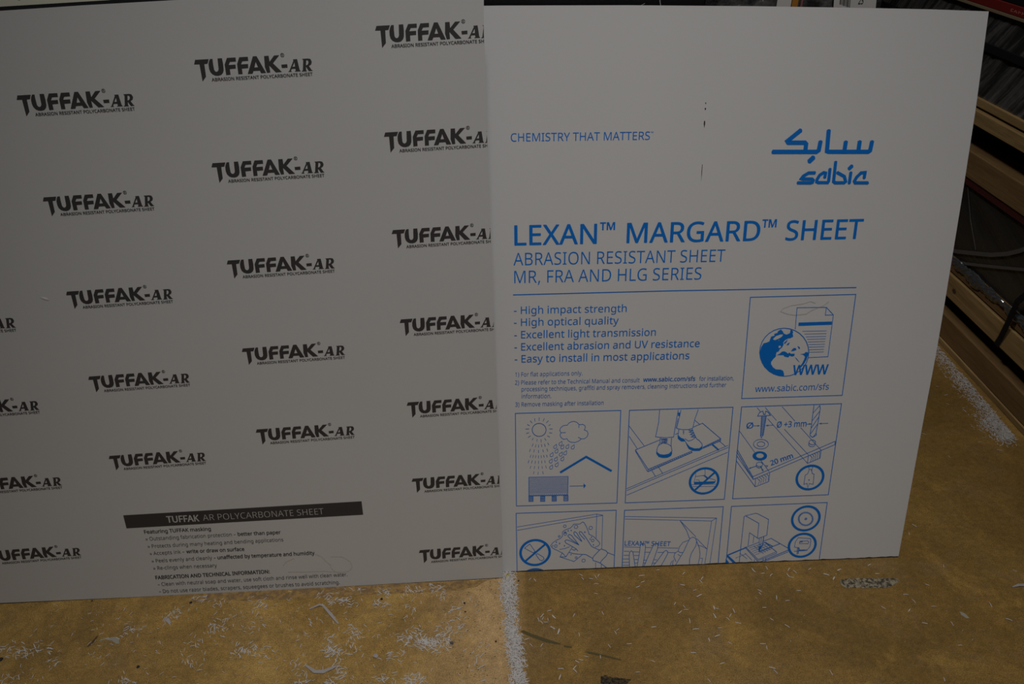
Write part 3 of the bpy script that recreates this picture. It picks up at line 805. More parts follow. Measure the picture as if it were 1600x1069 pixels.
  ('l',1.5,0,[(574.7,358.3),(584.4,359.9)]),
  ('l',1.5,0,[(574.9,354.5),(584.2,356.3)]),
  ('l',1.5,0,[(575.1,350.7),(584,352.7)]),
  ('l',1.5,0,[(575.3,347),(583.7,349)]),
  ('l',1.5,0,[(575.6,343.2),(583.5,345.4)]),
  ('l',1.5,0,[(575.8,339.4),(583.3,341.8)]),
  ('l',1.5,0,[(576,335.7),(583.1,338.1)]),
  ('l',1.5,0,[(576.2,331.9),(582.8,334.5)]),
  ('l',1,1,[(596.1,310.3),(596,307.6),(594.9,305.1),(593.1,302.9),(590.6,301.1),(587.5,299.8),(584,299.1),(580.3,298.9),(576.5,299.4),(572.8,300.4),(569.5,301.9),(566.6,303.9),(564.4,306.3),(562.9,308.9),(562.3,311.5),(562.5,314.2),(563.5,316.6),(565.3,318.8),(567.8,320.6),(570.9,321.9),(574.4,322.7),(578.1,322.8),(581.9,322.4),(585.6,321.4),(588.9,319.8),(591.7,317.8),(594,315.5),(595.5,312.9)]),
  ('l',1,1,[(587.9,310.6),(587.8,309.2),(587.3,307.9),(586.3,306.8),(585.1,305.8),(583.5,305.1),(581.7,304.8),(579.8,304.7),(577.8,304.9),(575.9,305.4),(574.2,306.2),(572.8,307.3),(571.6,308.5),(570.9,309.8),(570.5,311.2),(570.6,312.6),(571.1,313.9),(572.1,315),(573.4,315.9),(574.9,316.6),(576.7,317),(578.6,317.1),(580.6,316.9),(582.5,316.3),(584.2,315.5),(585.6,314.5),(586.8,313.3),(587.5,312)]),
  ('f',[(595.8,280.8),(595.7,278.2),(594.7,275.8),(592.9,273.7),(590.4,272),(587.4,270.7),(584,270),(580.3,269.8),(576.6,270.2),(573,271.2),(569.7,272.7),(566.9,274.7),(564.8,277),(563.3,279.5),(562.7,282.1),(562.9,284.6),(563.9,287),(565.7,289.2),(568.1,290.9),(571.1,292.1),(574.6,292.9),(578.2,293),(581.9,292.6),(585.5,291.6),(588.8,290.1),(591.6,288.2),(593.7,285.9),(595.2,283.4)],[[(588.4,281.8),(588.3,280.4),(587.7,279.1),(586.8,278),(585.5,277),(583.9,276.3),(582.1,275.9),(580.2,275.9),(578.2,276.1),(576.4,276.6),(574.6,277.4),(573.2,278.5),(572,279.7),(571.2,281.1),(570.9,282.5),(571,283.9),(571.5,285.2),(572.5,286.3),(573.8,287.3),(575.3,287.9),(577.1,288.3),(579.1,288.4),(581,288.2),(582.9,287.7),(584.6,286.8),(586.1,285.8),(587.2,284.6),(588,283.2)]]),
 ],
 'drilling_panel/drill_bit_icon': [
  ('l',1.3,0,[(689.1,401.7),(688.7,386.7),(688.7,368.1),(688.5,344.7),(688.2,328.2),(694.8,323.2),(702.8,328.9),(701.2,333.6),(702.4,351.3),(703.5,379.3),(704,393.1),(702,401.3)]),
  ('l',1.3,0,[(689.1,383.3),(701.1,399.7)]),
  ('l',1.3,0,[(689.1,364.6),(703.6,387.4)]),
  ('l',1.3,0,[(689.3,347),(703.1,373.5)]),
  ('l',1.3,0,[(689.4,332.9),(702.8,357.1)]),
  ('l',1.3,0,[(702.8,328.9),(694.8,323.2)]),
  ('l',1.3,0,[(701.2,333.6),(695.8,324.4)]),
 ],
 'drilling_panel/dimension_mark': [
  ('t','Ø',543,350.5,558,350.7,14.1,0.01,0),
  ('l',1,0,[(559,356.5),(571.9,356.5)]),
  ('f',[(567.4,358.5),(572.9,356.4),(568,354.5)],[]),
  ('l',1,0,[(601.9,356.8),(586.2,356.4)]),
  ('f',[(591,358.4),(585.4,356.5),(591.6,354.4)],[]),
  ('t','Ø +3 mm',611,350.6,677,351,14.1,0.012,0),
  ('l',1,0,[(677.1,356.4),(687.8,356.7)]),
  ('f',[(682.6,358.8),(688.5,356.7),(683.3,355)],[]),
  ('l',1,0,[(725.5,356.8),(705.6,357)]),
  ('f',[(710.6,358.9),(705,357),(711.1,354.9)],[]),
 ],
 'drilling_panel/dimension_mark 2': [
  ('t','20 mm',607.8,255.9,656,273.9,12.6,0.02,0),
  ('l',1.2,0,[(594,256.2),(599.9,255.7),(597.2,252.4)]),
 ],
 'drilling_panel/spade_bit_sign': [
  ('r',700.1,221.4,30.4,5.8),
  ('l',1.1,0,[(694.5,248.6),(695.9,240),(693.7,231.5),(688.4,228),(687.8,204.6),(694.7,206.8),(698.2,195.4),(700.3,206.1),(709.4,203.7),(708.7,229.7),(704,232.3),(702.1,239.8),(703.3,248.3)]),
  ('l',1,0,[(696.9,242.4),(699.9,243.5),(701.7,238.5)]),
  ('r',698.6,215.3,0.8,1.4),
 ],
 'cleaning_panel': [
  ('l',1.5,1,[(30,156),(259,154.5),(258,-20),(30,-20)]),
 ],
 'cleaning_panel/hand_icon': [
  ('l',1,0,[(32.2,120),(214.2,146.2),(228.3,142.7)]),
  ('l',1,0,[(32,111),(227.5,142)]),
  ('l',1,0,[(214.5,145.6),(214.1,82.2)]),
  ('l',1,0,[(228.3,142.7),(227.8,52.3)]),
  ('l',1,0,[(214.5,15.3),(215,-6.7)]),
  ('l',1,0,[(227.9,9.8),(228.2,-6.3)]),
  ('l',1.1,0,[(135.4,45.6),(113.5,59.4),(108.5,66.4),(113.5,74),(121.9,80.5),(132.7,85.8),(136,91.5),(136,102.1),(140.9,106.7),(154.2,111.9),(159.1,117.4),(161.6,122.1),(175.7,121.5),(182.2,127),(185.6,124.9),(191.6,113.2),(195.9,100.5),(197.7,93.6),(208.7,86.4),(221.5,71.2),(223.3,66.2),(219.2,60.6),(212.6,57.9)]),
  ('l',1.1,0,[(182.6,38.6),(163.4,20.7),(130.4,35),(136.2,45.6),(144.2,34.4),(130.4,35)]),
  ('l',1.1,0,[(144.2,34.4),(159.6,60.8)]),
  ('l',1.2,0,[(222,49.6),(204.1,60.2),(191.2,83.2),(180.1,100.2),(175.9,101.7),(174.3,98.5),(176.8,93.6),(187.9,79.5)]),
  ('l',1.2,0,[(181.2,74.9),(169.3,97.7),(164.2,102.2),(161.8,99),(164.3,92.2),(180.4,75)]),
  ('l',1.2,0,[(173.8,66.5),(156.8,92.5),(151,95.1),(148.5,90.9),(153.6,83.9),(174.7,65.5)]),
  ('l',1.2,0,[(174.7,65.5),(155.3,77),(145.2,80.8),(141.6,77.6),(143.6,72.7),(161.3,60.2),(168.1,55),(172.3,49.3)]),
  ('l',1.2,0,[(158,54.5),(163.9,51.6),(168.1,55)]),
  ('l',1.2,0,[(151.4,46.3),(162.3,42.5),(172.4,40.6),(191,38.6),(207.2,27.6)]),
  ('l',1.3,1,[(207.2,27.6),(209.6,33.4),(222.8,49.6),(227,52.4),(238,47),(242.4,40.8),(238.4,32.1),(228.5,20.7),(225.2,13.9),(216.7,18.2),(208.2,21.6)]),
  ('l',1.2,0,[(242.4,41.4),(257.3,34.2)]),
  ('l',1.2,0,[(225.6,13.2),(247.8,-6.2)]),
  ('l',0.9,0,[(129.5,55.3),(142.9,57.7),(152.6,61.6)]),
  ('r',141.2,117.6,3.3,0.9),
  ('r',167.1,114.6,4.2,0.9),
  ('r',201.2,110.4,4.2,0.9),
  ('r',142.3,97,3.7,0.9),
  ('r',142.3,100.5,2.3,0.9),
  ('r',128.5,90.8,2.3,0.9),
  ('r',120.7,65.3,3.4,0.9),
  ('r',185.8,22.6,4.1,0.9),
  ('r',206.3,76.4,3.4,0.9),
  ('r',168.3,31.7,2.4,0.9),
  ('r',149.2,104.8,1,0.9),
  ('r',156.2,105.6,1,0.9),
  ('r',121.9,75.6,1,0.9),
  ('r',129.4,71.9,1.2,0.9),
  ('r',140.8,65,0.9,0.9),
  ('r',113.5,66.2,0.9,0.9),
  ('r',187.6,99.8,1.3,0.9),
  ('r',203.3,85.6,0.9,0.9),
  ('r',200.4,80.5,0.9,0.9),
  ('r',208.2,64.6,1,0.9),
  ('r',156.4,39.8,0.9,0.9),
 ],
 'cleaning_panel/prohibition_sign': [
  ('r',72.5,49,33.9,6),
  ('l',4.8,0,[(49.3,26.4),(96.8,71.4)]),
  ('l',1.2,1,[(48,62.3),(60.5,73),(72.5,52.4),(68.3,48.6)]),
  ('l',1.2,1,[(74.1,43.5),(83.3,28.3),(88.3,26),(93.4,30.8),(91.7,35.8),(78.3,46.2)]),
  ('r',71.9,-31.2,34.4,6.1),
 ],
 'peeling_panel': [
  ('l',1.5,1,[(278,153.5),(506,153.5),(505,-20),(277,-20)]),
 ],
 'peeling_panel/film_icon': [
  ('l',1,0,[(279.8,137.1),(492.8,123.9),(484.9,-6)]),
  ('l',1,0,[(280.1,130.4),(481.6,116.7),(472.7,-8.5)]),
  ('l',1,0,[(492.8,123.9),(481.6,116.7)]),
  ('l',1.1,0,[(407.9,120.8),(424.2,94.4),(433.2,70.7)]),
  ('l',1,0,[(407.9,120.8),(447.2,75.9)]),
  ('l',1,0,[(449.2,71),(475.7,41.3),(464.2,48.7),(453.8,52.1)]),
  ('l',0.9,0,[(280.2,55.5),(317.5,52.7)]),
  ('l',0.9,0,[(330.5,51.7),(345.4,50.6)]),
  ('l',0.9,0,[(359.8,50),(407.5,46.3)]),
  ('l',0.9,0,[(280.1,43.7),(293,42.5)]),
  ('l',0.9,0,[(301.5,41.2),(317.1,39.9)]),
  ('l',0.9,0,[(329,38.9),(340.9,38.2)]),
  ('l',0.9,0,[(359.6,37),(374.9,36.3)]),
  ('l',0.9,0,[(383.4,35.5),(402.2,34.3)]),
  ('l',0.9,0,[(280.1,32.6),(292.8,32.1)]),
  ('l',0.9,0,[(278.7,22.4),(293.7,21.7)]),
  ('l',0.9,0,[(278.2,13.4),(294,12.7)]),
  ('l',0.9,0,[(277.9,5.5),(294.6,4.7)]),
  ('l',0.9,0,[(304.7,31.1),(315.8,30.6)]),
  ('l',0.9,0,[(306,20.1),(313.6,19.8)]),
  ('l',0.9,0,[(307.2,10.1),(313.1,9.9)]),
  ('l',0.9,0,[(327.3,17.2),(334.1,16.9)]),
  ('l',0.9,0,[(326.8,9.2),(332.7,9)]),
  ('l',0.9,0,[(352,17.1),(358.8,16.8)]),
  ('l',0.9,0,[(349,8.2),(355.8,7.9)]),
  ('t','LEXAN™ SHEET',280.9,59.8,388.4,53.4,12.2,0.004,0),
 ],
 'peeling_panel/hand_icon': [
  ('l',1.2,0,[(400.9,-6.2),(420.8,35.8),(426.6,53.3),(433.2,70.7),(439.7,74.9),(446.6,72.1),(450,64.1),(449.5,52.3),(439.8,31),(436.5,15.2),(436.7,-3.8)]),
  ('l',1.1,0,[(430.9,66.9),(417.6,61.6),(410.6,50.1),(407.9,38.4),(412.4,34.2),(419.2,33.9)]),
  ('l',1.1,0,[(407.9,38.4),(400.5,32.8),(398.5,22.9),(404.3,9.7)]),
  ('l',1,0,[(407.5,29.5),(414.6,24.2)]),
  ('l',1,0,[(392.4,-6.8),(391.8,5.3),(395.7,12.1)]),
  ('l',1,0,[(398.9,14.9),(396.1,4.1),(400.9,-5.2)]),
  ('l',1.1,0,[(450.6,62.1),(457.7,44.1),(460.5,26.1),(459,10.2),(456.6,-6.7)]),
  ('l',0.8,0,[(461.2,16.1),(467.2,15.8),(465.2,-6.1)]),
  ('l',1.2,0,[(295,-7.3),(293,27.7),(293.4,39.5),(297.5,44.3),(301.5,40.2),(304.1,23.2),(308.5,-1.9),(310.6,-6),(312.6,-0.1),(316.5,34.6),(318.1,58.1),(322.1,62.9),(328.1,61.6),(330.4,53.7),(329.3,30),(326.2,1.3),(328.9,-0.3),(337.9,27.6),(349.3,58.7),(354.2,62),(359.5,58.3),(359.1,48.4),(353.3,25),(345.7,-2.6),(347.8,-3.7),(360.6,14.7),(374.8,38.9),(378.9,41.6),(383.3,38.5),(383.3,31.6),(374.5,10.1),(366.7,-5.6)]),
 ],
 'cutting_panel': [
  ('l',1.5,1,[(525,153.5),(748,154.5),(747,-20),(524,-20)]),
 ],
 'cutting_panel/band_saw_icon': [
  ('l',1.2,0,[(555.3,-7.3),(556.7,125.3),(559.9,127.1),(582.1,132.9),(587.3,131.7),(614.9,115.1),(614.6,72.4),(594.9,64.5),(573.1,81.1),(572.7,45.8)]),
  ('l',1.2,0,[(559.9,127.1),(593,105.5),(593.2,64.5)]),
  ('l',1,0,[(584.2,70.8),(584,53.1)]),
  ('l',1,0,[(597.3,66.3),(598.8,50.5),(599.3,38.6)]),
  ('l',1.8,0,[(607.7,68.8),(607,44.2),(599.3,38.6),(600.2,28.7)]),
  ('l',1,0,[(602,67.1),(603.1,44.4)]),
  ('f',[(598.9,42.6),(607,44.2),(600.7,28.7)],[]),
  ('l',1.2,0,[(524.2,22.1),(554.8,35.7),(598.4,54.5)]),
  ('l',1.2,0,[(608.4,57),(625.7,63.5),(667.8,35.2)]),
  ('l',1.6,0,[(524.4,20.1),(567.3,39.7)]),
  ('l',1.2,0,[(565.3,42.1),(598.7,2.8),(642.5,21.8),(642.1,25.8),(612.2,52.9)]),
  ('l',1,0,[(567.3,43),(599.6,6.7),(639.6,25.3)]),
  ('l',1.6,0,[(600.8,27.7),(648.5,48.3)]),
  ('l',1.8,0,[(610.4,54),(632.1,41.1)]),
  ('l',1.6,0,[(593.5,-6),(669.3,29.2)]),
  ('l',1.2,0,[(600.4,-6.4),(669.7,24.6)]),
  ('f',[(522.7,19.8),(528.6,20.3),(552.9,-5.2),(545.2,-5.9)],[]),
  ('f',[(522.6,12.2),(536.6,-5.5),(522.1,-6.8)],[]),
  ('l',1,0,[(591.5,7.1),(591.7,-4.9)]),
  ('l',1,0,[(612,8.2),(611.6,-5.9)]),
  ('l',1,0,[(617.9,9.9),(619.4,-6.2)]),
  ('l',0.6,0,[(585.6,45.2),(611.6,22.2)]),
  ('l',0.6,0,[(593.1,46.4),(616.4,25.6)]),
  ('l',0.6,0,[(600.7,47.7),(621.3,28.9)]),
  ('l',0.6,0,[(608.3,48.9),(626.1,32.3)]),
  ('l',0.6,0,[(615.9,50.2),(630.9,35.6)]),
  ('l',0.7,0,[(575.8,39.7),(615.5,53.7)]),
  ('l',0.7,0,[(579.6,34.8),(619,49.2)]),
  ('l',0.7,0,[(583.5,29.8),(622.5,44.7)]),
  ('l',0.7,0,[(587.3,24.9),(626,40.2)]),
  ('l',0.7,0,[(591.2,19.9),(629.5,35.7)]),
  ('l',0.7,0,[(545.5,13.2),(570.3,24)]),
  ('l',0.7,0,[(566.7,26.2),(585.6,5.4)]),
  ('l',0.7,0,[(556.5,24.7),(573.2,9.9)]),
 ],
 'cutting_panel/saw_blade_sign': [
  ('r',702.4,113.9,32,5.8),
  ('l',1.3,1,[(717.2,112.2),(720.4,110),(717.2,108.9),(720,106.2),(716.6,105.9),(718.9,102.6),(715.3,103.1),(717,99.5),(713.5,100.8),(714.5,96.9),(711.2,99),(711.5,95.1),(708.5,97.8),(708,94),(705.5,97.2),(704.3,93.7),(702.3,97.4),(700.5,94.3),(699.2,98.2),(696.7,95.7),(696.2,99.6),(693.3,97.8),(693.4,101.7),(690.2,100.6),(691.1,104.2),(687.6,103.9),(689.2,107.1),(685.7,107.6),(687.9,110.2),(684.5,111.6),(687.2,113.4),(684,115.5),(687.2,116.6),(684.4,119.4),(687.8,119.7),(685.6,122.9),(689.1,122.4),(687.4,126),(690.9,124.7),(689.9,128.6),(693.2,126.5),(693,130.4),(696,127.7),(696.4,131.5),(698.9,128.2),(700.1,131.7),(702.1,128.1),(703.9,131.2),(705.2,127.3),(707.6,129.8),(708.2,125.9),(711.1,127.7),(710.9,123.9),(714.2,124.9),(713.3,121.4),(716.7,121.6),(715.2,118.5),(718.7,117.9),(716.5,115.4),(719.9,114)]),
  ('r',702.5,112.8,2.6,1),
  ('r',702.5,112.8,0.6,1.2),
 ],
 'cutting_panel/jigsaw_sign': [
  ('r',701.8,41,31.6,5.9),
  ('l',1.1,1,[(683.9,36.9),(684.2,50.7),(689.8,62.3),(719.2,59),(721.1,53),(720.8,37.2),(715.8,28.5),(696.9,28.3),(695.3,34.4)]),
  ('l',1.1,1,[(695,45.9),(694.4,51.2),(713,53.4),(716.9,49.3),(715.6,45)]),
  ('f',[(695,53.2),(702.4,53.5),(701.4,49.9),(695.4,49.8)],[]),
  ('l',1.1,0,[(684.3,25.3),(715.2,26.1)]),
  ('l',2,0,[(694.3,27.9),(709,27.8)]),
  ('l',1.4,0,[(691.3,35.5),(692.2,17)]),
  ('l',1.4,0,[(693.9,35.4),(694.8,18.5)]),
  ('r',703.6,-34.8,32,6),
 ],
}
LEFT_PRINT = {
 'banner': [
  ('f',[(315.7,217.3),(830.5,225.1),(830.9,190.1),(316.2,183.6)],[]),
 ],
 'banner/banner_text': [
  ('t','TUFFAK',406,193.5,474.9,193.4,16.4,0.022,0),
  ('t','AR POLYCARBONATE SHEET',483.6,194.1,745.6,196.5,15.7,-0.01,0),
 ],
 'instructions': [
  ('t','Featuring TUFFAK masking',351.9,167.3,495.6,167.5,9.2,0.022,0),
  ('t','» Outstanding fabrication protection –',351.2,148.8,547.4,150.1,9.3,0,0),
  ('t','better than paper',551.9,150.2,645.5,149.9,9.2,0.022,0),
  ('t','» Protects during many heating and bending applications',352,129.1,649,130,9.3,0,0),
  ('t','» Accepts ink –',352.9,109.7,429,110.8,9.4,0,0),
  ('t','write or draw on surface',433.2,110.5,560.1,109.8,9.4,0.022,0),
  ('t','» Peels evenly and cleanly –',353.4,89.7,494.4,90.8,9.4,0,0),
  ('t','unaffected by temperature and humidity',498.6,90.5,713.6,90.2,9.5,0.022,0),
  ('t','» Re-clings when necessary',353.3,70.1,493.6,69.4,9.6,0,0),
  ('t','FABRICATION AND TECHNICAL INFORMATION:',353.8,44,607.5,45.5,9.6,0.028,0),
  ('t','– Clean with neutral soap and water, use soft cloth and rinse well with clean water.',354.9,25.2,780.9,26.7,9.7,0,0),
  ('t','– Do not use razor blades, scrapers, squeegees or brushes to avoid scratching.',354.2,5.5,761.4,5.8,9.8,0,0),
 ],
 'water_stain': [
  ('l',2,0,[(714.8,91.9),(728.2,83.2),(740.6,64.9),(747.1,57.8)]),
  ('l',1.2,0,[(640.1,64.4),(648.5,74.9),(667.3,82.5)]),
  ('l',1.5,0,[(749.6,81.9),(774.5,80.4),(791.2,66.2),(794,50.5),(785.1,39.9),(770.3,37.2),(752.7,41.9),(745,54.8)]),
  ('l',1.2,0,[(648.6,46.1),(684.3,43.9),(727.5,43.5),(770.3,37.2)]),
 ],
}
LOGO_PRINT = [
 ('f',[(-1.4,-2.3),(22,-1.5),(18.9,-8.8),(13.3,-9.4),(12.9,-30.2),(5.6,-38.3),(4.9,-9.6),(-4.3,-9.7)],[]),
 ('f',[(24.1,-1.5),(28.7,-1.2),(28.4,-10.1),(28.8,-19.4),(30.2,-22.1),(32.7,-22.9),(35.2,-21.4),(36.6,-18.4),(36.9,-10.3),(37.4,-0.8),(45.2,-0.4),(45.7,-10.5),(45.1,-20),(43.2,-24.6),(39.6,-27.9),(34.5,-29.3),(29.2,-28.9),(24.8,-26.8),(21.6,-22.9),(20.2,-17.4),(20.4,-10.6),(21.7,-5.9)],[]),
 ('f',[(53.7,-0.2),(68.7,0.3),(68.5,-6.2),(57.9,-6.6),(54.8,-12),(66.9,-11.4),(66.6,-17.8),(55.9,-18.6),(56,-27.9),(48.2,-28.5),(48.1,-11.2)],[]),
 ('f',[(75,0.5),(90,1),(89.9,-5.5),(79.2,-6.1),(76.3,-11.4),(88.7,-10.9),(88.2,-17.5),(77,-18.2),(77,-27.2),(69.5,-27.6),(69.7,-10.9)],[]),
 ('f',[(118.1,1.6),(126,2),(126.5,-8),(135.5,2.2),(144.5,2.6),(131.8,-10.4),(145.7,-25.3),(135.2,-25.8),(125,-14.1),(125.5,-25.7),(119.8,-26.2),(117.1,-16.7)],[]),
 ('f',[(146.1,-13.2),(156.6,-12.6),(156.5,-18.2),(146.4,-18.6)],[]),
 ('f',[(98.7,1.5),(105.2,1.7),(118,-26.3),(109.4,-26.5),(107.4,-22.1),(96.5,-22.5),(94.3,-27),(86,-27.4)],[[(98.7,-17),(105.3,-16.7),(102.3,-7.5)]]),
 ('f',[(167.4,-4.9),(174.7,-4.5),(177.1,-22.7),(178.9,-24.7),(167.9,-25.1),(170.1,-23.7),(169.8,-20.1),(163.4,-20.4),(161.6,-23.5),(163.2,-25.2),(156.4,-25.4),(158.9,-24),(168.1,-6.8)],[[(164.9,-17.2),(169.6,-16.9),(169.4,-9.6)]]),
 ('f',[(183.3,-4.4),(193.6,-3.9),(197.8,-4.8),(199.7,-9.2),(198.3,-13.3),(193.9,-16.2),(197.9,-22.9),(200.1,-24.3),(193,-24.7),(188.7,-17.2),(188.3,-23.2),(189.8,-24.9),(180,-25.2),(182.5,-23.4),(185.2,-6.2)],[[(190.5,-6.3),(193.3,-6.9),(194,-10.7),(192,-14.2),(188.9,-15.3)]]),
 ('r',149.8,2.6,2.9,0.75),
 ('t','R',148.5,1.2,151,1.2,2.7,0.03,0),
 ('t','ABRASION RESISTANT POLYCARBONATE SHEET',22.1,-38.4,199,-32.5,5.3,0.02,0),
]
SHAVINGS = [(0.156,1.261,-38),(0.159,1.251,-60),(0.178,1.25,-13),(0.19,1.255,-70),(0.197,1.259,61),(0.189,1.235,-1),(0.186,1.207,-13),(0.297,1.258,6),(0.297,1.24,23),(0.284,1.226,23),(0.26,1.194,28),(0.396,1.263,46),(0.436,1.248,56),(0.431,1.239,-65),(0.387,1.23,-14),(0.412,1.215,22),(0.419,1.199,27),(0.379,1.169,-64),(0.36,1.178,57),(0.382,1.161,-1),(0.367,1.154,40),(0.384,1.131,-93),(0.393,1.109,5),(0.445,1.165,-86),(0.442,1.144,-70),(0.416,1.082,-85),(0.376,1.05,-1),(0.087,1.144,-47),(0.132,1.149,61),(0.095,1.106,74),(0.139,1.098,-86),(0.196,1.153,-69),(0.224,1.11,41),(0.218,1.102,-70),(0.201,1.069,-59),(0.244,1.074,5),(0.303,1.115,5),(0.288,1.031,-24),(0.253,1.006,5),(0.15,1.044,-18),(0.18,1.043,-91),(0.13,1.032,-35),(0.138,1.036,-12),(0.095,1.016,-1),(0.124,1.018,51),(0.124,1.01,-51),(0.083,1.116,-24),(0.338,1.275,6),(0.092,0.995,73),(0.559,1.273,-79),(0.561,1.268,-56),(0.593,1.277,-85),(0.58,1.262,11),(0.598,1.256,43),(0.644,1.272,53),(0.637,1.255,-70),(0.644,1.249,-14),(0.656,1.266,-58),(0.693,1.273,35),(0.726,1.256,-22),(0.74,1.245,51),(0.761,1.27,26),(0.559,1.211,-42),(0.558,1.204,-62),(0.648,1.211,-1),(0.614,1.183,5),(0.557,1.165,-1),(0.592,1.192,-102),(0.565,1.133,-48),(0.593,1.115,-41),(0.451,1.163,-13),(0.445,1.165,-94),(0.441,1.143,-76),(0.477,1.145,54),(0.469,1.135,-59),(0.487,1.157,-82),(0.489,1.124,-13),(0.436,1.092,21),(0.416,1.082,-85),(0.459,1.073,-39),(0.528,1.071,-1),(0.534,1.061,-97),(0.431,1.024,15),(0.446,1.112,5),(0.532,1.013,-19),(0.536,1.004,-59),(0.649,1.001,-80),(0.395,0.985,-62),(0.418,1.199,27),(0.726,1.257,-22),(0.74,1.246,51),(0.761,1.271,21),(0.837,1.284,30),(0.845,1.257,-1),(0.886,1.197,-1),(0.896,1.179,-69),(0.875,1.154,42),(0.934,1.164,-1),(0.821,1.162,-45),(0.894,1.119,-14),(0.953,1.118,-84),(1.062,1.167,-92),(1.082,1.127,-30),(0.997,1.409,-51),(0.972,1.381,-107),(1.168,1.263,-33),(0.873,0.983,-103),(0.944,1.063,-1),(0.961,1.33,-99),(1.01,1.279,-108),(0.946,1.224,-30),(0.078,1.161,17),(0.061,1.148,54),(0.087,1.145,-52),(0.053,1.138,-75),(0.063,1.141,71),(0.059,1.131,-57),(0.069,1.131,-1),(0.074,1.138,-84),(0.083,1.116,-47),(0.096,1.107,74),(0.026,1.088,22),(0.035,1.073,-55),(0.058,1.072,57),(0.037,1.25,51),(0.048,1.247,-58),(0.095,1.015,-1),(0.092,0.996,69),(1.205,1.666,-85),(1.357,1.691,-28),(1.321,1.727,-1),(1.33,1.952,14),(1.179,1.764,-38),(1.351,1.884,-1),(1.348,1.871,-77),(1.401,1.945,-31),(1.313,1.906,-41),(1.324,1.996,-20)]
CLUSTERS = [(-1.046,1.07,0.0219,0.011,35),(-0.836,1.121,0.0126,0.0099,14),(-0.788,0.996,0.0184,0.0073,16),(-1.046,1.003,0.0132,0.0073,10),(-1.09,1.074,0.0069,0.0063,8),(-0.994,1.073,0.011,0.0079,8),(-0.959,1.041,0.0081,0.0076,5),(-0.572,1.069,0.0136,0.0125,30),(-0.756,1.166,0.01,0.0086,10),(-0.768,1.144,0.0085,0.0101,8),(-0.642,1.131,0.0141,0.015,18),(-0.661,1.124,0.0098,0.0099,10),(-0.669,1.19,0.0101,0.0071,9),(-0.714,1.208,0.0117,0.0072,14),(-0.57,1.182,0.0115,0.0105,14),(-0.682,1.089,0.011,0.0096,10),(-0.534,1.063,0.0095,0.0094,10),(-0.57,1.127,0.014,0.0116,8),(-0.686,1.033,0.0121,0.0076,8),(-0.428,1.21,0.0117,0.0072,10),(-0.382,1.197,0.0116,0.0089,20),(-0.404,1.192,0.013,0.0089,14),(-0.295,1.22,0.0073,0.0073,14),(-0.348,1.231,0.0206,0.0074,16),(-0.299,1.184,0.013,0.0088,12),(-0.241,1.223,0.0117,0.0091,10),(-0.348,1.115,0.0139,0.0147,22),(-0.395,1.092,0.0069,0.0112,14),(-0.397,1.068,0.0068,0.0079,16),(-0.376,1.06,0.0122,0.0078,26),(-0.374,1.034,0.0094,0.0091,12),(-0.349,1.079,0.011,0.0079,8),(-0.234,1.083,0.0082,0.0143,22),(-0.214,1.098,0.0111,0.0097,20),(-0.189,1.081,0.0192,0.0079,50),(-0.236,1.164,0.0128,0.0103,10),(-0.256,1.047,0.0094,0.0092,10),(-0.357,1.011,0.0119,0.0074,10),(-0.259,0.994,0.0157,0.0058,14),(-0.208,0.994,0.017,0.0073,18),(-0.373,0.99,0.0118,0.0058,12),(-0.449,1.023,0.0093,0.009,10),(-0.429,0.993,0.0105,0.0058,10),(-0.447,1.117,0.007,0.0132,8),(-0.18,1.229,0.0103,0.0092,14),(-0.223,1.223,0.0117,0.0091,8),(-0.132,1.158,0.0114,0.0137,12),(-0.154,1.104,0.0125,0.0098,18),(-0.128,1.119,0.0126,0.0099,12),(-0.177,1.08,0.0164,0.0079,45),(-0.141,1.085,0.0082,0.0096,14),(-0.078,1.037,0.0067,0.0121,6),(-0.201,0.997,0.0131,0.0073,16),(-0.161,1.206,0.0058,0.0072,6)]
JOINT = [(-0.017, 1.275, 0.014), (-0.014, 1.233, 0.015), (-0.011, 1.191, 0.014), (-0.008, 1.121, 0.012), (-0.001, 1.082, 0.014), (0.004, 1.04, 0.014), (0.007, 0.984, 0.013), (0.009, 0.938, 0.013), (0.013, 0.859, 0.012)]
PALLET_DRIFT = [(1.441, 2.259, 1.427, 2.239), (1.441, 2.18, 1.408, 2.146), (1.442, 2.093, 1.397, 2.044), (1.444, 2.015, 1.4, 1.975), (1.446, 1.922, 1.397, 1.89), (1.443, 1.852, 1.389, 1.822), (1.441, 1.804, 1.371, 1.793), (1.441, 1.768, 1.391, 1.743), (1.439, 1.748, 1.401, 1.729)]

# ------------------------------------------------------------------ setting
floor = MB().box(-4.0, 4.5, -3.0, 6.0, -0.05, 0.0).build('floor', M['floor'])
tag(floor, kind='structure')
wall = MB().box(-4.0, 4.5, 6.0, 6.1, 0.0, 4.5).build('wall_back', M['wall'])
tag(wall, kind='structure')


def floor_patch(name, mat, pts, z=0.0006, label=None):
    pr = Print2D()
    pr.fill(pts, [])
    me = bpy.data.meshes.new(name)
    me.from_pydata([(x, y, z) for x, y, l in pr.v], [], pr.f)
    bm = bmesh.new()
    bm.from_mesh(me)
    for f in bm.faces:
        if f.normal.z < 0:
            f.normal_flip()
    bm.to_mesh(me)
    bm.free()
    return link(name, me, mat, floor, label)


# ------------------------------------------------------------------ the masked sheets
def sheet_matrix(o, u, v, n):
    u, v, b = Vector(u), Vector(v), -Vector(n)
    return Matrix(((u.x, b.x, v.x, o[0]), (u.y, b.y, v.y, o[1]), (u.z, b.z, v.z, o[2]), (0, 0, 0, 1)))


def slab(outline, y0, y1):
    return MB().prism(outline, y0, y1)


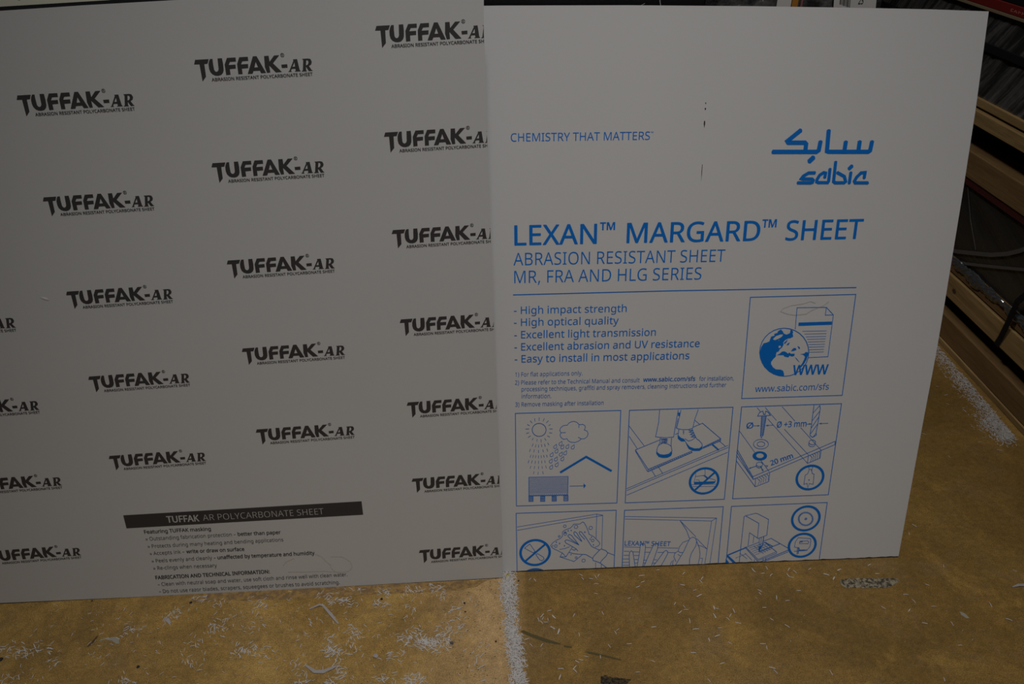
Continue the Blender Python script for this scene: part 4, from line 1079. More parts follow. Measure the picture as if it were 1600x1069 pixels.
RM = sheet_matrix((-0.02266, 1.27164, 0.003), (0.999254, 0.038627, 0), (-0.008558, 0.221383, 0.975149), (0.037667, -0.974422, 0.221548))
LM = sheet_matrix((-1.16066, 1.1933, 0.003), (0.998573, 0.053406, 0), (-0.009641, 0.180262, 0.983571), (0.052528, -0.982168, 0.180519))

# right sheet: white film printed in blue
rnd = random.Random(4)
r_side = [(0.9386, 0.0), (0.9393, 0.1213), (0.9412, 0.3491), (0.9436, 0.5224), (0.9428, 0.6433), (0.9402, 0.8654), (0.937, 1.0218), (0.9295, 1.1979)]
r_top = [(0.82, 1.2030), (0.7084, 1.2068), (0.487, 1.2132), (0.25, 1.2183), (0.0152, 1.2211), (-0.285, 1.2215)]
r_bot = []
for i in range(120):
    x = -0.283 + (0.9386 + 0.283) * i / 120
    r_bot.append((x, rnd.uniform(-0.0009, 0.0009) if x > 0.45 else rnd.uniform(-0.0003, 0.0003)))
right = empty('plastic_sheet', RM, 'white film-masked plastic sheet printed in blue with six pictogram panels', 'plastic sheet')
slab([(-0.285, -0.003), (0.9376, -0.003)] + [(x - 0.0012, y) for x, y in r_side[1:]] + [(x, y - 0.001) for x, y in r_top], 0.0003, 0.0065).build('sheet_core', M['core'], right, 'dark core along the cut bottom edge, doubling as its contact shadow')  # dark lip below the film also stands in for contact shadow
slab(r_bot + r_side + r_top, 0.0, 0.0003).build('masking_film', M['film_white'], right)

R_LABEL = {'tagline': 'blue capitals tagline at upper left', 'title_word': 'large blue capitals', 'subtitle': 'two lines of thin blue capitals', 'rule_line': 'long thin blue line',
           'bullet_list': 'five blue dashed list lines', 'footnotes': 'tiny blue numbered notes', 'logo': 'blue logo in Arabic and Latin script', 'scratch_mark': 'dark nick in the film',
           'web_panel': 'blue framed box with globe and page', 'weather_panel': 'blue framed box with sun, rain and roof', 'walking_panel': 'blue framed box with two boots on a plank',
           'drilling_panel': 'blue framed box with screw and drill bit', 'cleaning_panel': 'blue framed box with hand and cloth', 'peeling_panel': 'blue framed box with hand peeling film',
           'cutting_panel': 'blue framed box with band saw'}
THIN = {'footnotes', 'sun_icon'}
made = {}
for key, ops in RIGHT_PRINT.items():
    top, _, sub = key.partition('/')
    nm = sub or top
    mt = M['stain'] if 'stain' in nm else M['scratch'] if 'scratch' in nm else M['blue_thin'] if nm in THIN else M['blue_ink']
    low = top in ('cleaning_panel', 'peeling_panel', 'cutting_panel')
    me = Print2D().items(ops).mesh(nm, 0.0004, (Vector((0, 0, 0.0006)), Vector((0, 0, -1))) if low else None)
    made[key] = link(nm.split(' ')[0], me, mt, made[top] if sub else right, None if sub else R_LABEL[top.split(' ')[0]])

# left sheet: pale grey film printed with black logos
l_side = [(1.1367, 0.0), (1.1350, 0.25), (1.1328, 0.55), (1.1298, 0.99), (1.1293, 1.1927), (1.1305, 1.236)]
l_top = [(1.128, 1.247), (0.85, 1.245), (0.607, 1.2399), (0.45, 1.2342), (0.3126, 1.2279), (0.1, 1.219), (-0.5, 1.2), (-1.3, 1.2)]
l_bot = [(-1.3, 0.0), (0.0, 0.0), (0.28, -0.0022), (0.57, -0.003), (0.85, -0.002)]
left = empty('plastic_sheet', LM, 'pale grey film-masked plastic sheet printed all over with black logos', 'plastic sheet')
slab([(x, y - 0.0015 - 0.001 * (y > 1)) for x, y in l_bot] + [(x - 0.0012, max(-0.0015, y - 0.001)) for x, y in l_side] + [(x, y - 0.001) for x, y in l_top], 0.0003, 0.0085).build('sheet_core', M['core'], left, 'dark core showing along the cut edges')  # thin dark lip at the foot, cut edge and contact shadow in one
slab(l_bot + l_side + l_top, 0.0, 0.0003).build('masking_film', M['film_grey'], left)


def edge_u(v):
    for (u0, v0), (u1, v1) in zip(l_side, l_side[1:]):
        if v0 <= v <= v1:
            return u0 + (u1 - u0) * (v - v0) / (v1 - v0)
    return l_side[-1][0]


LOGOS = [(308.9, 1093.3, .983), (624.5, 1145.9, 1), (943.5, 1195.2, 1), (311.6, 913.5, .975), (626.2, 967.3, 1), (944.7, 1014.2, 1), (312.4, 730.9, .98), (625.9, 782.4, 1.003), (945.2, 832, 1),
         (3.5, 683, .975), (315.6, 550.8, .977), (628, 599.4, 1.003), (947.6, 649.3, 1), (6.0, 502.9, .975), (318.3, 367.4, .975), (630.4, 415.4, 1.004), (949.1, 464, 1), (10.0, 323.1, .975),
         (947.2, 278.8, 1), (10.5, 142.7, .975), (951.3, 90.2, 1)]
logo2d = Print2D().items(LOGO_PRINT)
logo_me = logo2d.mesh('printed_logo', 0.0004)
for i, (u, v, k) in enumerate(LOGOS):
    if u > 900:
        pr = Print2D()
        pr.v, pr.f = logo2d.v, logo2d.f
        ue = edge_u(v / 1000 - 0.02)
        me = pr.mesh('printed_logo', 0.0004, (Vector((ue - 0.0006, 0, v / 1000)), Vector((1, 0, 0))), (u, v))
        link('printed_logo', me, M['black_ink'], left)
    else:
        o = link('printed_logo', logo_me, M['black_ink'], left)
        o.location = (u / 1000, 0, v / 1000)
        o.scale = (k, 1, k)
made = {}
for key, ops in LEFT_PRINT.items():
    top, _, sub = key.partition('/')
    nm = sub or top
    mt = {'banner': M['black_ink'], 'banner_text': M['reverse_ink'], 'instructions': M['grey_ink'], 'water_stain': M['stain']}[nm]
    lab = {'banner': 'black slanted band with pale capitals', 'instructions': 'small black lines of text', 'water_stain': 'faint tan dried water ring'}.get(nm)
    made[key] = link(nm, Print2D().items(ops).mesh(nm, 0.0009 if sub else 0.0004), mt, made[top] if sub else left, lab)
# small lifted dimple in the film left of a logo
dm = MB()
ring = []
for k in range(14):
    a = 2 * PI * k / 14
    ring.append((0.266 + 0.008 * math.cos(a), -0.0003, 0.716 + 0.003 * math.sin(a) - 0.003 * math.cos(a)))
dm.add(ring + [(0.268, -0.0016, 0.716)], [(k, (k + 1) % 14, 14) for k in range(14)])
dm.build('film_blister', M['film_grey'], left, 'small raised blister in the film', True)

# behind the left sheet: dark slab making a dark line, then a cream-filmed sheet
dark = empty('dark_panel', LM, 'dark panel between the grey printed sheet and the cream sheet', 'plastic sheet')
slab([(-1.3, 0.0), (0.86, 0.0), (0.86, 1.262), (0.607, 1.2535), (0.4907, 1.2419), (0.308, 1.2346), (-0.2, 1.222), (-1.3, 1.222)], 0.0105, 0.0165).build('panel', M['core'], dark)
cream = empty('plastic_sheet', LM, 'cream film-masked sheet leaning behind the grey printed sheet at upper left', 'plastic sheet')
slab([(-1.3, 0.004), (0.84, 0.004), (0.84, 1.30), (-1.3, 1.285)], 0.0200, 0.0203).build('masking_film', M['film_cream'], cream)
slab([(-1.3, 0.003), (0.84, 0.003), (0.84, 1.30), (-1.3, 1.285)], 0.0204, 0.0265).build('sheet_core', M['core'], cream)
cp = Print2D()
cp.stroke([(338, 1246), (339, 1262)], 4.0, False)
cp.stroke([(347, 1262), (348, 1250), (351, 1247), (356, 1247), (359, 1250), (359, 1263)], 3.0, False)
link('printed_logo', cp.mesh('printed_logo', -0.0197), M['black_ink'], cream)

# ------------------------------------------------------------------ wrapped stack behind the sheets
SM = Matrix.Translation((-0.02266, 1.27164, 0.0)) @ Matrix.Rotation(math.atan2(0.038627, 0.999254), 4, 'Z')
st = empty('wrapped_stack', SM, 'black film-wrapped stack standing behind the two big sheets', 'stack of sheets')
Y0 = 0.30
MB().box(-0.98, 0.735, Y0, Y0 + 0.62, 0.12, 1.33, 0.012).build('wrapped_goods', M['black'], st)
for k in range(3):
    MB().box(-0.98, 0.735, Y0 + 0.01 + k * 0.25, Y0 + 0.11 + k * 0.25, 0.0, 0.12, 0.003).build('pallet_runner', M['wood_dark'], st)
fw = MB()
NX, NZ = 60, 10
for i in range(NX + 1):
    for j in range(NZ + 1):
        x = 0.40 + 0.335 * i / NX
        z = 1.02 + 0.30 * j / NZ
        fw.v.append((x, Y0 - 0.003 - 0.004 * abs(math.sin(70 * (x - 0.55 * z) + 1.7 * math.sin(23 * x))), z))
for i in range(NX):
    for j in range(NZ):
        a = i * (NZ + 1) + j
        fw.f.append((a, a + NZ + 1, a + NZ + 2, a + 1))
fw.build('stretch_film', M['wrap_streaky'], st, 'grey shiny stretch film with folds', True)
MB().box(0.535, 0.562, Y0 - 0.0085, Y0 - 0.0075, 1.10, 1.30).build('paper_strip', M['paper'], st, 'white paper strip')
MB().box(0.5635, 0.575, Y0 - 0.0085, Y0 - 0.0075, 1.10, 1.30).build('tape_strip', M['orange'], st, 'orange tape strip')
MB().box(0.580, 0.584, Y0 - 0.0085, Y0 - 0.0075, 1.10, 1.30).build('film_strand', new_mat('pink_film_strand', (0.25, 0.10, 0.10), 0.4), st, 'thin pinkish strand')
for x, hgt in ((0.275, 0.02), (0.312, 0.03)):
    MB().ribbon([(x, Y0 - 0.004, 1.165), (x + 0.006, Y0 - 0.006, 1.165 + hgt * .5), (x + 0.002, Y0 - 0.007, 1.165 + hgt), (x + 0.012, Y0 - 0.006, 1.17 + hgt)], (1, 0, 0.3), 0.0012, 0.0004, (0, -1, 0)).build('film_strand', M['paper'], st, 'pale frayed film strand')
lb = empty('shipping_label', SM @ Matrix.Translation((0.676, Y0 - 0.0095, 1.19)) @ Matrix.Rotation(math.radians(-8), 4, 'Y'), 'white barcode label with number 23 on wrapped stack above the blue-printed sheet', 'label')
MB().prism([(-0.034, -0.012), (-0.014, -0.028), (0.046, -0.028), (0.046, 0.10), (-0.034, 0.10)], -0.0006, 0.0).build('label_paper', M['paper'], lb)
pr = Print2D()
for k in range(9):
    pr.stroke([(-22 + k * 2.3, -3 - k * 1.1), (-22 + k * 2.3, 8)], 1.0 + 0.7 * (k % 3 == 0), False)
for k in range(6):
    pr.stroke([(-26 + k * 4, -9.5 - k * 1.8), (-23.4 + k * 4, -10.7 - k * 1.8)], 2.2, False)
link('barcode', pr.mesh('barcode', 0.0009), M['black_ink'], lb)
pr = Print2D()
for k in range(5):
    pr.stroke([(29 + k * 2, 5 - k * .6), (29 + k * 2, 30)], 1.2, False)
link('barcode', pr.mesh('barcode', 0.0009), M['black_ink'], lb)
pr = Print2D()
pr.text('23', 12, -8.5, 21, -9.5, 12, 0.02, 0)
link('label_number', pr.mesh('label_number', 0.0009), M['black_ink'], lb)

# ------------------------------------------------------------------ pallets and bundles on the right
PM = Matrix.Translation((1.459, 1.751, 0)) @ Matrix.Rotation(math.radians(1.857), 4, 'Z')
YA, YB = -0.72, 1.75
pal = empty('wooden_pallet', PM, 'worn wooden pallet on the floor at the right edge', 'pallet')
MB().box(0.0, 0.10, YA, YB, 0.0, 0.019, 0.002).build('bottom_board', M['wood'], pal)
MB().box(0.004, 0.042, YA, YB, 0.020, 0.098, 0.003).build('runner', M['wood_dark'], pal)
for x in (0.56, 1.12):
    MB().box(x, x + 0.09, YA, YB, 0.0, 0.098, 0.003).build('runner', M['wood_dark'], pal)
for y in (-0.66, 0.78, 1.6):
    MB().box(0.05, 1.2, y, y + 0.1, 0.099, 0.158, 0.003).build('cross_board', M['wood_dark'], pal)
MB().box(0.001, 0.095, YA, YB, 0.1585, 0.2325, 0.003).build('deck_edge_board', M['wood'], pal, 'pale edge board with a knot')
MB().box(0.10, 1.2, YA, YB, 0.19, 0.232, 0.003).build('deck', M['wood_dark'], pal)
kn = Print2D()
kn.ring(0, 0, 4, 5.5)
kme = bpy.data.meshes.new('knot')
kme.from_pydata([(-0.0003, 0.505 + y / 1000 * 1.6, 0.195 + x / 1000) for x, y, l in kn.v], [], kn.f)
link('knot', kme, new_mat('wood_knot', (0.06, 0.03, 0.012), 0.8), pal)

b1 = empty('sheet_bundle', PM @ Matrix.Translation((0, 0, 0.2835)), 'dark film-wrapped sheet bundle lying on the floor pallet', 'bundle')
MB().box(0.006, 1.2, YA, YB, -0.0465, -0.0003, 0.003).build('base_board', M['wood_dark'], b1, 'brown wooden base board')
MB().box(0.012, 1.2, YA + 0.02, YB, 0.0, 0.2315, 0.004).build('wrapped_goods', M['wrap_dark'], b1)
MB().box(0.002, 1.2, YA + 0.02, YB, 0.232, 0.2545, 0.002).build('top_sheet', new_mat('dark_red_board', (0.055, 0.008, 0.007), 0.6), b1, 'dark red top board')
# crinkled film gathered along the foot of the bundle
fb = MB()
rn = random.Random(11)
NS, NR = 240, 8
for i in range(NS + 1):
    y = YA + (YB - YA) * i / NS
    r0 = 0.015 + 0.005 * math.sin(y * 17) + 0.003 * math.sin(y * 61) - 0.006 * max(0.0, min(1.0, (y - 0.35) * 4))
    for j in range(NR):
        a = PI * j / (NR - 1)
        jj = rn.uniform(-0.003, 0.003)
        fb.v.append((0.0055 - max(0.0, (0.007 + jj) * math.sin(a)), y + rn.uniform(-0.003, 0.003), -0.004 - 0.4 * r0 + (1.15 * r0 + jj) * math.cos(a)))
for i in range(NS):
    for j in range(NR - 1):
        a = i * NR + j
        fb.f.append((a, a + 1, a + NR + 1, a + NR))
fb.build('crinkled_film', M['film_clear'], b1, 'shiny crinkled clear film along the foot')
for pts, w in (([(0.63, 0.005), (0.569, 0.023), (0.477, 0.061), (0.403, 0.092), (0.337, 0.128), (0.291, 0.160), (0.266, 0.182), (0.20, 0.225)], 0.013), ([(0.55, -0.004), (0.505, 0.011), (0.429, 0.043), (0.343, 0.080), (0.234, 0.128), (0.10, 0.18)], 0.009), ([(0.62, 0.23), (0.606, 0.213), (0.549, 0.14), (0.48, 0.073)], 0.003)):
    MB().ribbon([(0.0085, y, z) for y, z in pts], (0, 0.75, 1), w, 0.002, (-1, 0, 0)).build('film_strand', M['film_strand'], b1, 'pale stretched film strand')
MB().ribbon([(0.004, 0.03, 0.2315), (-0.003, 0.19, 0.0765), (-0.010, 0.205, 0.0415), (-0.0065, 0.215, -0.0385), (-0.0012, 0.228, -0.0985), (-0.0012, 0.235, -0.125)], (0, 1, 0.15), 0.021, 0.0012, (-1, 0, 0)).build('strapping', M['strap'], b1, 'black strap running down to the pallet edge')

up = empty('wooden_pallet', PM @ Matrix.Translation((0, 0, 0.5385)), 'raised wooden pallet lying on the dark bundle', 'pallet')
MB().box(-0.002, 0.09, YA, YB, 0.0, 0.078, 0.003).build('runner', M['wood_dark'], up)
for x in (0.56, 1.12):
    MB().box(x, x + 0.09, YA, YB, 0.0, 0.078, 0.003).build('runner', M['wood_dark'], up)
for y in (-0.66, 0.95, 1.6):
    MB().box(0.03, 1.2, y, y + 0.1, 0.0785, 0.158, 0.003).build('cross_board', M['wood_dark'], up)
MB().box(-0.012, 0.09, YA, YB, 0.159, 0.199, 0.002).build('deck_edge_board', M['wood'], up)
MB().box(0.10, 1.2, YA, YB, 0.159, 0.199, 0.003).build('deck', M['wood_dark'], up)
b2 = empty('sheet_bundle', PM @ Matrix.Translation((0, 0, 0.7685)), 'streaky clear-wrapped sheet bundle lying on the raised pallet', 'bundle')
MB().box(0.0, 1.2, YA, YB, -0.0245, -0.0003, 0.002).box(0.06, 1.15, YA + 0.02, YB - 0.02, -0.0305, -0.02).build('base_board', M['wood'], b2, 'tan wooden base board')
MB().box(0.016, 1.2, YA, YB, 0.0, 0.236, 0.004).build('wrapped_goods', M['wrap_dark'], b2)
fw = MB()
NX, NZ = 420, 14
for i in range(NX + 1):
    for j in range(NZ + 1):
        y = YA + (YB - YA) * i / NX
        z = 0.236 * j / NZ
        q = y * 0.74 + z * (0.95 + 0.5 * (1 - j / NZ))
        fw.v.append((0.010 - 0.006 * abs(math.sin(62 * q + 1.8 * math.sin(17 * q) + math.sin(7.3 * y))) * math.sin(PI * (0.08 + 0.84 * j / NZ)), y, z))
for i in range(NX):
    for j in range(NZ):
        a = i * (NZ + 1) + j
        fw.f.append((a, a + 1, a + NZ + 2, a + NZ + 1))
fw.build('stretch_film', M['wrap_streaky'], b2, 'grey streaky stretch film', True)
MB().box(-0.002, 0.004, YA, YB, 0.130, 0.153, 0.0008).build('strap_band', M['strap'], b2, 'black strap band')
bx = empty('carton', PM @ Matrix.Translation((0, 0, 1.0055)), 'black carton with a red band lying on the streaky wrapped bundle', 'carton')
MB().box(-0.004, 1.2, YA, YB, 0.0, 0.0085, 0.001).build('board_edge', M['tan'], bx, 'tan board edge')
MB().box(-0.004, 1.2, YA, YB, 0.009, 0.036, 0.002).build('red_band', M['red'], bx, 'red printed band')
MB().box(-0.003, 1.2, YA, YB, 0.0365, 0.20, 0.004).build('carton_body', M['black'], bx)
pr = Print2D()
for k, (a, b) in enumerate([((0, 6), (0, 0)), ((0, 6), (4, 6)), ((0, 0), (4, 0)), ((7, 0), (10, 6)), ((10, 6), (13, 0)), ((17, 0), (17, 6)), ((17, 6), (21, 3)), ((25, 0), (25, 6)), ((25, 3), (29, 3)), ((33, 0), (33, 6)), ((33, 6), (37, 6)), ((33, 0), (37, 0))]):
    pr.stroke([a, b], 1.8, False)
tme = bpy.data.meshes.new('band_lettering')
tme.from_pydata([(-0.0046, 0.655 - x / 1000 * 2.2, 0.018 + y / 1000) for x, y, l in pr.v], [], pr.f)
link('band_lettering', tme, new_mat('pale_red_print', (0.42, 0.12, 0.10), 0.6), bx, 'small blurred pale lettering')

# ------------------------------------------------------------------ floor marks
floor_patch('scuff_mark', new_mat('olive_scuff', (0.10, 0.08, 0.028), 0.9), [(0.013, 1.1075), (0.0192, 1.111), (0.0362, 1.1015), (0.0662, 1.0889), (0.0983, 1.0761), (0.097, 1.0733), (0.0659, 1.0798), (0.0348, 1.0943), (0.0179, 1.1037)], label='dark olive scuff line on the floor')
SCUFF = bpy.data.materials['olive_scuff']
floor_patch('scuff_mark', SCUFF, [(0.104, 1.0717), (0.1216, 1.0686), (0.1208, 1.0648), (0.105, 1.0673)])
floor_patch('scuff_mark', SCUFF, [(0.1472, 1.0567), (0.1609, 1.0551), (0.1926, 1.0461), (0.2239, 1.0358), (0.2212, 1.0338), (0.1898, 1.0427), (0.158, 1.0508)])


def mottled(name, a, b, sc):
    m = new_mat(name, a, 0.9, 0.2)
    n = N(m)
    n.lk(n.ramp(n.noise(n.mapping((1, 1, 1)), sc, 5, 0.75), [(0.44, a), (0.56, b)]), n.b.inputs['Base Color'])
    return m


def rough_outline(pts, amp, step, seed):
    r = random.Random(seed)
    out = []
    for i, p in enumerate(pts):
        q = pts[(i + 1) % len(pts)]
        n = max(1, int(math.dist(p, q) / step))
        for k in range(n):
            t = k / n
            out.append((p[0] + (q[0] - p[0]) * t + r.uniform(-amp, amp), p[1] + (q[1] - p[1]) * t + r.uniform(-amp, amp)))
    return out


floor_patch('black_patch', mottled('tar_patch', (0.02, 0.018, 0.016), (0.10, 0.07, 0.035), 160), rough_outline([(0.1771, 0.9959), (0.1841, 0.9999), (0.1994, 0.9943), (0.2186, 0.9922), (0.2378, 0.9899), (0.2322, 0.9845), (0.2264, 0.9765), (0.1757, 0.977), (0.1743, 0.9878)], 0.0013, 0.004, 1), label='ragged black patch on the floor')
floor_patch('worn_patch', mottled('worn_paint', (0.06, 0.05, 0.04), (0.33, 0.29, 0.20), 110), rough_outline([(0.7476, 1.2355), (0.7616, 1.2435), (0.8022, 1.245), (0.8377, 1.2436), (0.8819, 1.2442), (0.8881, 1.238), (0.8742, 1.2256), (0.8466, 1.216), (0.76, 1.217), (0.7508, 1.2245)], 0.0012, 0.004, 2), label='worn oblong grey patch on the floor')
floor_patch('chipped_spot', M['concrete_bare'], rough_outline([(-0.894, 1.0917), (-0.8904, 1.0977), (-0.8769, 1.1), (-0.8639, 1.1035), (-0.8525, 1.0961), (-0.847, 1.0852), (-0.8537, 1.0841), (-0.8666, 1.0926), (-0.8816, 1.0964)], 0.0008, 0.004, 3), label='pale chipped spot in the floor')
floor_patch('chipped_spot', new_mat('brown_scrape', (0.09, 0.05, 0.015), 0.9), [(-0.9135, 1.0775), (-0.9096, 1.0894), (-0.9041, 1.1051), (-0.9015, 1.1063), (-0.9029, 1.093), (-0.9094, 1.0799)])
floor_patch('light_patch', mottled('ochre_patch', (0.33, 0.21, 0.06), (0.29, 0.18, 0.05), 20), rough_outline([(-0.9264, 0.9906), (-0.9051, 0.9954), (-0.8795, 0.9996), (-0.8609, 1.002), (-0.843, 1.0019), (-0.8277, 0.9936), (-0.8225, 0.9859), (-0.84, 0.975), (-0.9247, 0.975)], 0.001, 0.006, 5), label='lighter ochre patch on the floor')
floor_patch('worn_patch', M['concrete_bare'], rough_outline([(0.9845, 1.1499), (0.9937, 1.1452), (0.9983, 1.1314), (0.9908, 1.1315), (0.9839, 1.1407)], 0.0006, 0.004, 6))
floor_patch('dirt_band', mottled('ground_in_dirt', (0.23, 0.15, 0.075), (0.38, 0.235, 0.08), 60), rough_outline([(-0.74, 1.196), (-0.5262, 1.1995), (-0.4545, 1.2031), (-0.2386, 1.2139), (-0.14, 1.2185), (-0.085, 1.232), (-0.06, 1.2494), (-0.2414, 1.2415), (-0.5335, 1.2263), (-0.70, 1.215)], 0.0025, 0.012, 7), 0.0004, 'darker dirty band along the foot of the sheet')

# ------------------------------------------------------------------ loose bits on the floor


def grit(p, r, seed, mat, label, flat=0.6):
    bm = bmesh.new()
    bmesh.ops.create_icosphere(bm, subdivisions=2, radius=r)
    rr = random.Random(seed)
    for v in bm.verts:
        v.co *= rr.uniform(0.75, 1.15)
        v.co.z = max(-r * flat * 0.6, v.co.z * flat)
    lo = min(v.co.z for v in bm.verts)
    for v in bm.verts:
        v.co.z -= lo
    me = bpy.data.meshes.new('pebble')
    bm.to_mesh(me)
    bm.free()
    o = link('pebble', me, mat)
    o.location = (p[0], p[1], 0.0003)
    return tag(o, label, 'pebble', 'bits of grit on the concrete')


grit((-0.1349, 1.079), 0.0042, 1, M['pebble'], 'largest grey pebble at the end of the dense shavings heap')
grit((-0.1122, 1.1837), 0.0027, 2, M['dirt'], 'dark grit crumb left of the joint, nearer the grey sheet')
grit((-0.1091, 1.1602), 0.0019, 3, M['dirt'], 'smaller dark grit crumb just below another left of the joint')
grit((0.0102, 1.246), 0.0020, 4, M['dirt'], 'dark grit crumb right of the joint under the blue-printed sheet')
grit((-0.0402, 1.0823), 0.0022, 5, M['dirt'], 'dark grit crumb close beside the joint at mid floor')
grit((-0.3002, 1.1971), 0.0030, 6, M['dirt'], 'black grit crumb under the grey sheet between shavings')
grit((-0.7299, 1.1916), 0.0034, 7, M['dirt'], 'black grit crumb below the small black text lines')
grit((-0.956, 1.1989), 0.0020, 8, M['dirt'], 'black grit crumb by the grey sheet edge at far left')
grit((-0.7843, 1.028), 0.0034, 9, M['dirt'], 'black flake of grit on the open floor at left')
grit((-1.0814, 1.0488), 0.0045, 10, M['dirt'], 'black chip lying at the left picture edge')


def scrap(path, w, label, z=0.002):
    mb = MB()
    vs, fs = [], []
    P = [Vector((x, y, 0)) for x, y in path]
    for i, p in enumerate(P):
        d = (P[min(i + 1, len(P) - 1)] - P[max(i - 1, 0)]).normalized()
        q = Vector((-d.y, d.x, 0)) * (w[i] / 2)
        zz = 0.0008 + z * (i % 2)
        for s, dz in ((1, 0.0), (-1, 0.0006)):
            vs.append((p.x + q.x * s, p.y + q.y * s, zz + dz))
        for s, dz in ((1, 0.0), (-1, 0.0006)):
            vs.append((p.x + q.x * s, p.y + q.y * s, zz + dz - 0.0005))
    for i in range(len(P) - 1):
        b = 4 * i
        fs += [(b, b + 1, b + 5, b + 4), (b + 2, b + 6, b + 7, b + 3), (b, b + 4, b + 6, b + 2), (b + 1, b + 3, b + 7, b + 5)]
    fs += [(0, 2, 3, 1), (len(vs) - 4, len(vs) - 3, len(vs) - 1, len(vs) - 2)]
    o = mb.add(vs, fs).build('film_scrap', M['scrap'])
    return tag(o, label, 'scrap', 'torn film scraps on the floor')


scrap([(-0.458, 1.1716), (-0.4373, 1.1817), (-0.4285, 1.1801), (-0.407, 1.1552), (-0.386, 1.1309)], [.004, .006, .005, .007, .003], 'bent grey film scrap shaped like a hook, nearest the grey sheet')
scrap([(-0.4357, 1.0288), (-0.4133, 1.0123), (-0.3958, 1.0134), (-0.3712, 1.0244)], [.004, .008, .009, .005], 'bent grey film scrap in a shallow V near the bottom')
scrap([(-0.7746, 1.1515), (-0.7658, 1.1450), (-0.7563, 1.1350)], [.004, .009, .005], 'short grey film scrap below the small black text')
scrap([(-0.298, 1.052), (-0.2934, 1.0492), (-0.288, 1.047)], [.006, .010, .006], 'small roundish grey film scrap left of the dense heap')
scrap([(1.1365, 1.2153), (1.1529, 1.2195), (1.1731, 1.2209)], [.002, .007, .009], 'pale pointed film scrap at the right picture edge')
yc = MB().ribbon([(-0.019, 1.252, 0.004), (-0.017, 1.258, 0.008), (-0.014, 1.263, 0.006), (-0.012, 1.260, 0.003)], (1, 0.5, 0), 0.002, 0.001, (0, 0, 1)).build('plastic_sliver', M['yellow'])
tag(yc, 'tiny yellow plastic sliver at the head of the white joint line', 'scrap')

# ------------------------------------------------------------------ white plastic shavings
rs = random.Random(23)
FORMS = []
for k in range(10):
    n = 4
    ln, wd = rs.uniform(0.0085, 0.0135), rs.uniform(0.0010, 0.0018)
    bend, lift = rs.choice((-1, 1)) * rs.uniform(0.0, 0.0009) * (2.2 if k == 3 else 1), rs.uniform(0.0002, 0.0012)
    vs = []
    for i in range(n + 1):
        t = i / n - 0.5
        c = Vector((t * ln, bend * (1 - 4 * t * t), 0.0003 + lift * (4 * t * t if k % 2 else 1 - 4 * t * t)))
        w = wd * (1 - 0.5 * abs(t) * (1 + (k % 3) * 0.3))
        vs += [(c.x, c.y - w / 2, c.z), (c.x, c.y + w / 2, c.z), (c.x, c.y + w / 2, c.z + 0.0005), (c.x, c.y - w / 2, c.z + 0.0005)]
    fs = []
    for i in range(n):
        b = 4 * i
        fs += [(b + j, b + (j + 1) % 4, b + 4 + (j + 1) % 4, b + 4 + j) for j in range(4)]
    fs += [(3, 2, 1, 0), (4 * n, 4 * n + 1, 4 * n + 2, 4 * n + 3)]
    FORMS.append((vs, fs))
FORM_ME = []
for vs, fs in FORMS:
    me = MB().add(vs, fs).mesh('plastic_shaving')
    me.materials.append(M['shaving'])
    FORM_ME.append(me)

bits = [(x, y, math.radians(a), rs.uniform(0.75, 1.1)) for x, y, a in SHAVINGS]
for x, y, sx, sy, n in CLUSTERS:
    main = rs.uniform(0, PI)
    for k in range(int(n * 1.25)):
        bits.append((rs.gauss(x, sx * 0.95), rs.gauss(y, sy * 0.95), main + rs.gauss(0, 0.7), rs.uniform(0.6, 1.05)))
for k in range(430):
    bits.append((rs.uniform(-1.08, -0.03), rs.uniform(0.975, 1.225), rs.uniform(0, PI), rs.uniform(0.3, 0.85)))
for k in range(60):
    bits.append((rs.uniform(0.05, 1.25), rs.uniform(0.98, 1.30), rs.uniform(0, PI), rs.uniform(0.15, 0.4)))


def base_y(x):
    return 1.190 + 0.0535 * (x + 1.16) if x < -0.03 else 1.268 + 0.0387 * (x + 0.02)


bits = [b for b in bits if b[1] < base_y(b[0]) - 0.004 or b[0] > 0.97]


def in_view(x, y):
    q = Vector((x, y, -1.45))
    d = q.dot(FW)
    px, py = 800 + 1235 * q.dot(RT) / d, 534.5 - 1235 * q.dot(UP) / d
    return -4 < px < 1604 and py < 1072


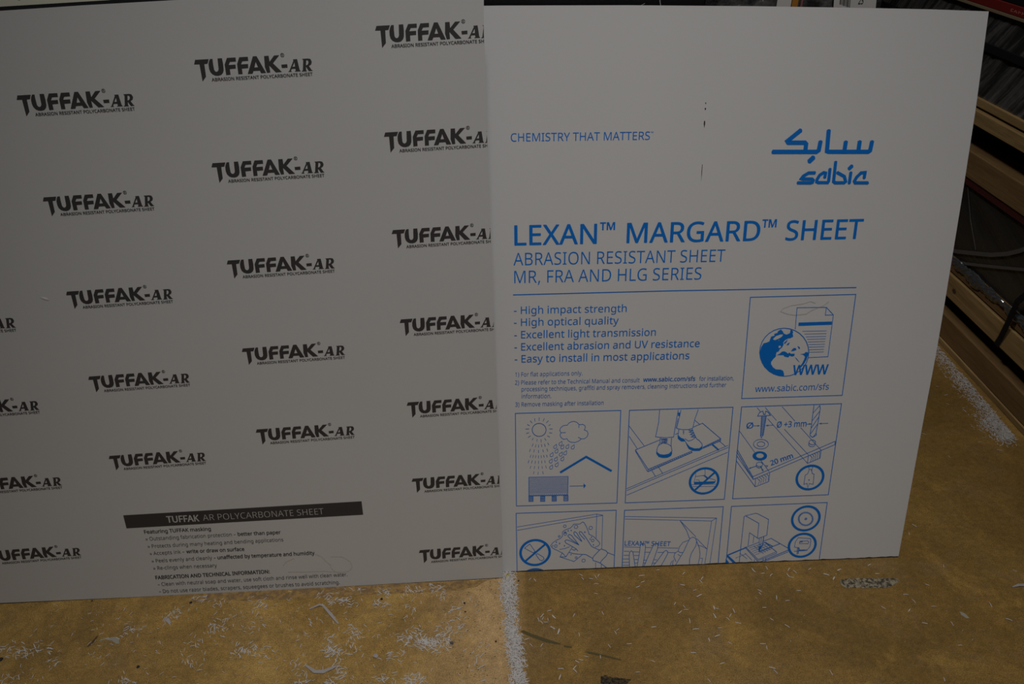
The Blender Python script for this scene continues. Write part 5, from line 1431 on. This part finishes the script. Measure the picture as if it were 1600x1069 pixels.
bits.sort(key=lambda b: (not in_view(b[0], b[1]), b[3] < 0.42, b[0] ** 2 + b[1] ** 2))
for i, (x, y, a, s) in enumerate(bits[:300]):
    o = bpy.data.objects.new('plastic_shaving', FORM_ME[i % 10])
    COL.objects.link(o)
    o.location = (x, y, 0.0002)
    o.rotation_euler = (0, 0, a)
    o.scale = (s, s, s)
    tag(o, 'white sliver of plastic shaving lying loose on the nearer floor', 'shaving', 'loose white plastic shavings on the floor')


def heap(name, items, label):
    mb = MB()
    for x, y, z, a, s, tilt in items:
        vs, fs = rs.choice(FORMS)
        m = Matrix.Translation((x, y, z)) @ Matrix.Rotation(a, 4, 'Z') @ Matrix.Rotation(tilt, 4, 'Y') @ Matrix.Scale(s, 4)
        mb.add([m @ Vector(v) for v in vs], fs)
    o = mb.build(name, M['shaving'])
    return tag(o, label, 'shavings', kind='stuff')


heap('plastic_shavings', [(x, y, 0.0002, a, s, 0.0) for x, y, a, s in bits[300:]], 'white plastic shavings strewn thinly over the floor near the sheets')


def along(tab, t):
    t *= len(tab) - 1
    i = min(int(t), len(tab) - 2)
    return [a + (b - a) * (t - i) for a, b in zip(tab[i], tab[i + 1])]


it = []
for k in range(2600):
    x, y, w = along(JOINT, rs.random())
    e = max(-1.35, min(1.35, rs.gauss(0, 0.62)))
    it.append((x + e * w, y + rs.uniform(-0.02, 0.02), 0.0002 + 0.0035 * max(0, 1 - e * e) * rs.random(), rs.uniform(0, PI), rs.uniform(0.55, 0.95), rs.uniform(-0.25, 0.25)))
it = [q for q in it if q[1] < base_y(-0.03) + 0.010]
heap('plastic_shavings', it, 'dense white line of plastic shavings filling the floor joint')
it = []
for k in range(2200):
    x0, y0, x1, y1 = along(PALLET_DRIFT, rs.random() ** 0.75)
    e = abs(rs.gauss(0, 0.55))
    if e > 1.5:
        continue
    it.append((x0 - 0.011 + (x1 - x0) * e - abs(rs.gauss(0, 0.004)), y0 + (y1 - y0) * e + rs.gauss(0, 0.012), 0.0002 + 0.006 * max(0, 1 - e) * rs.random(), PI / 2 + rs.gauss(0, 0.9), rs.uniform(0.5, 0.9), rs.uniform(-0.3, 0.3)))
heap('plastic_shavings', it, 'white drift of plastic shavings along the foot of the floor pallet')
bpy.context.view_layer.update()
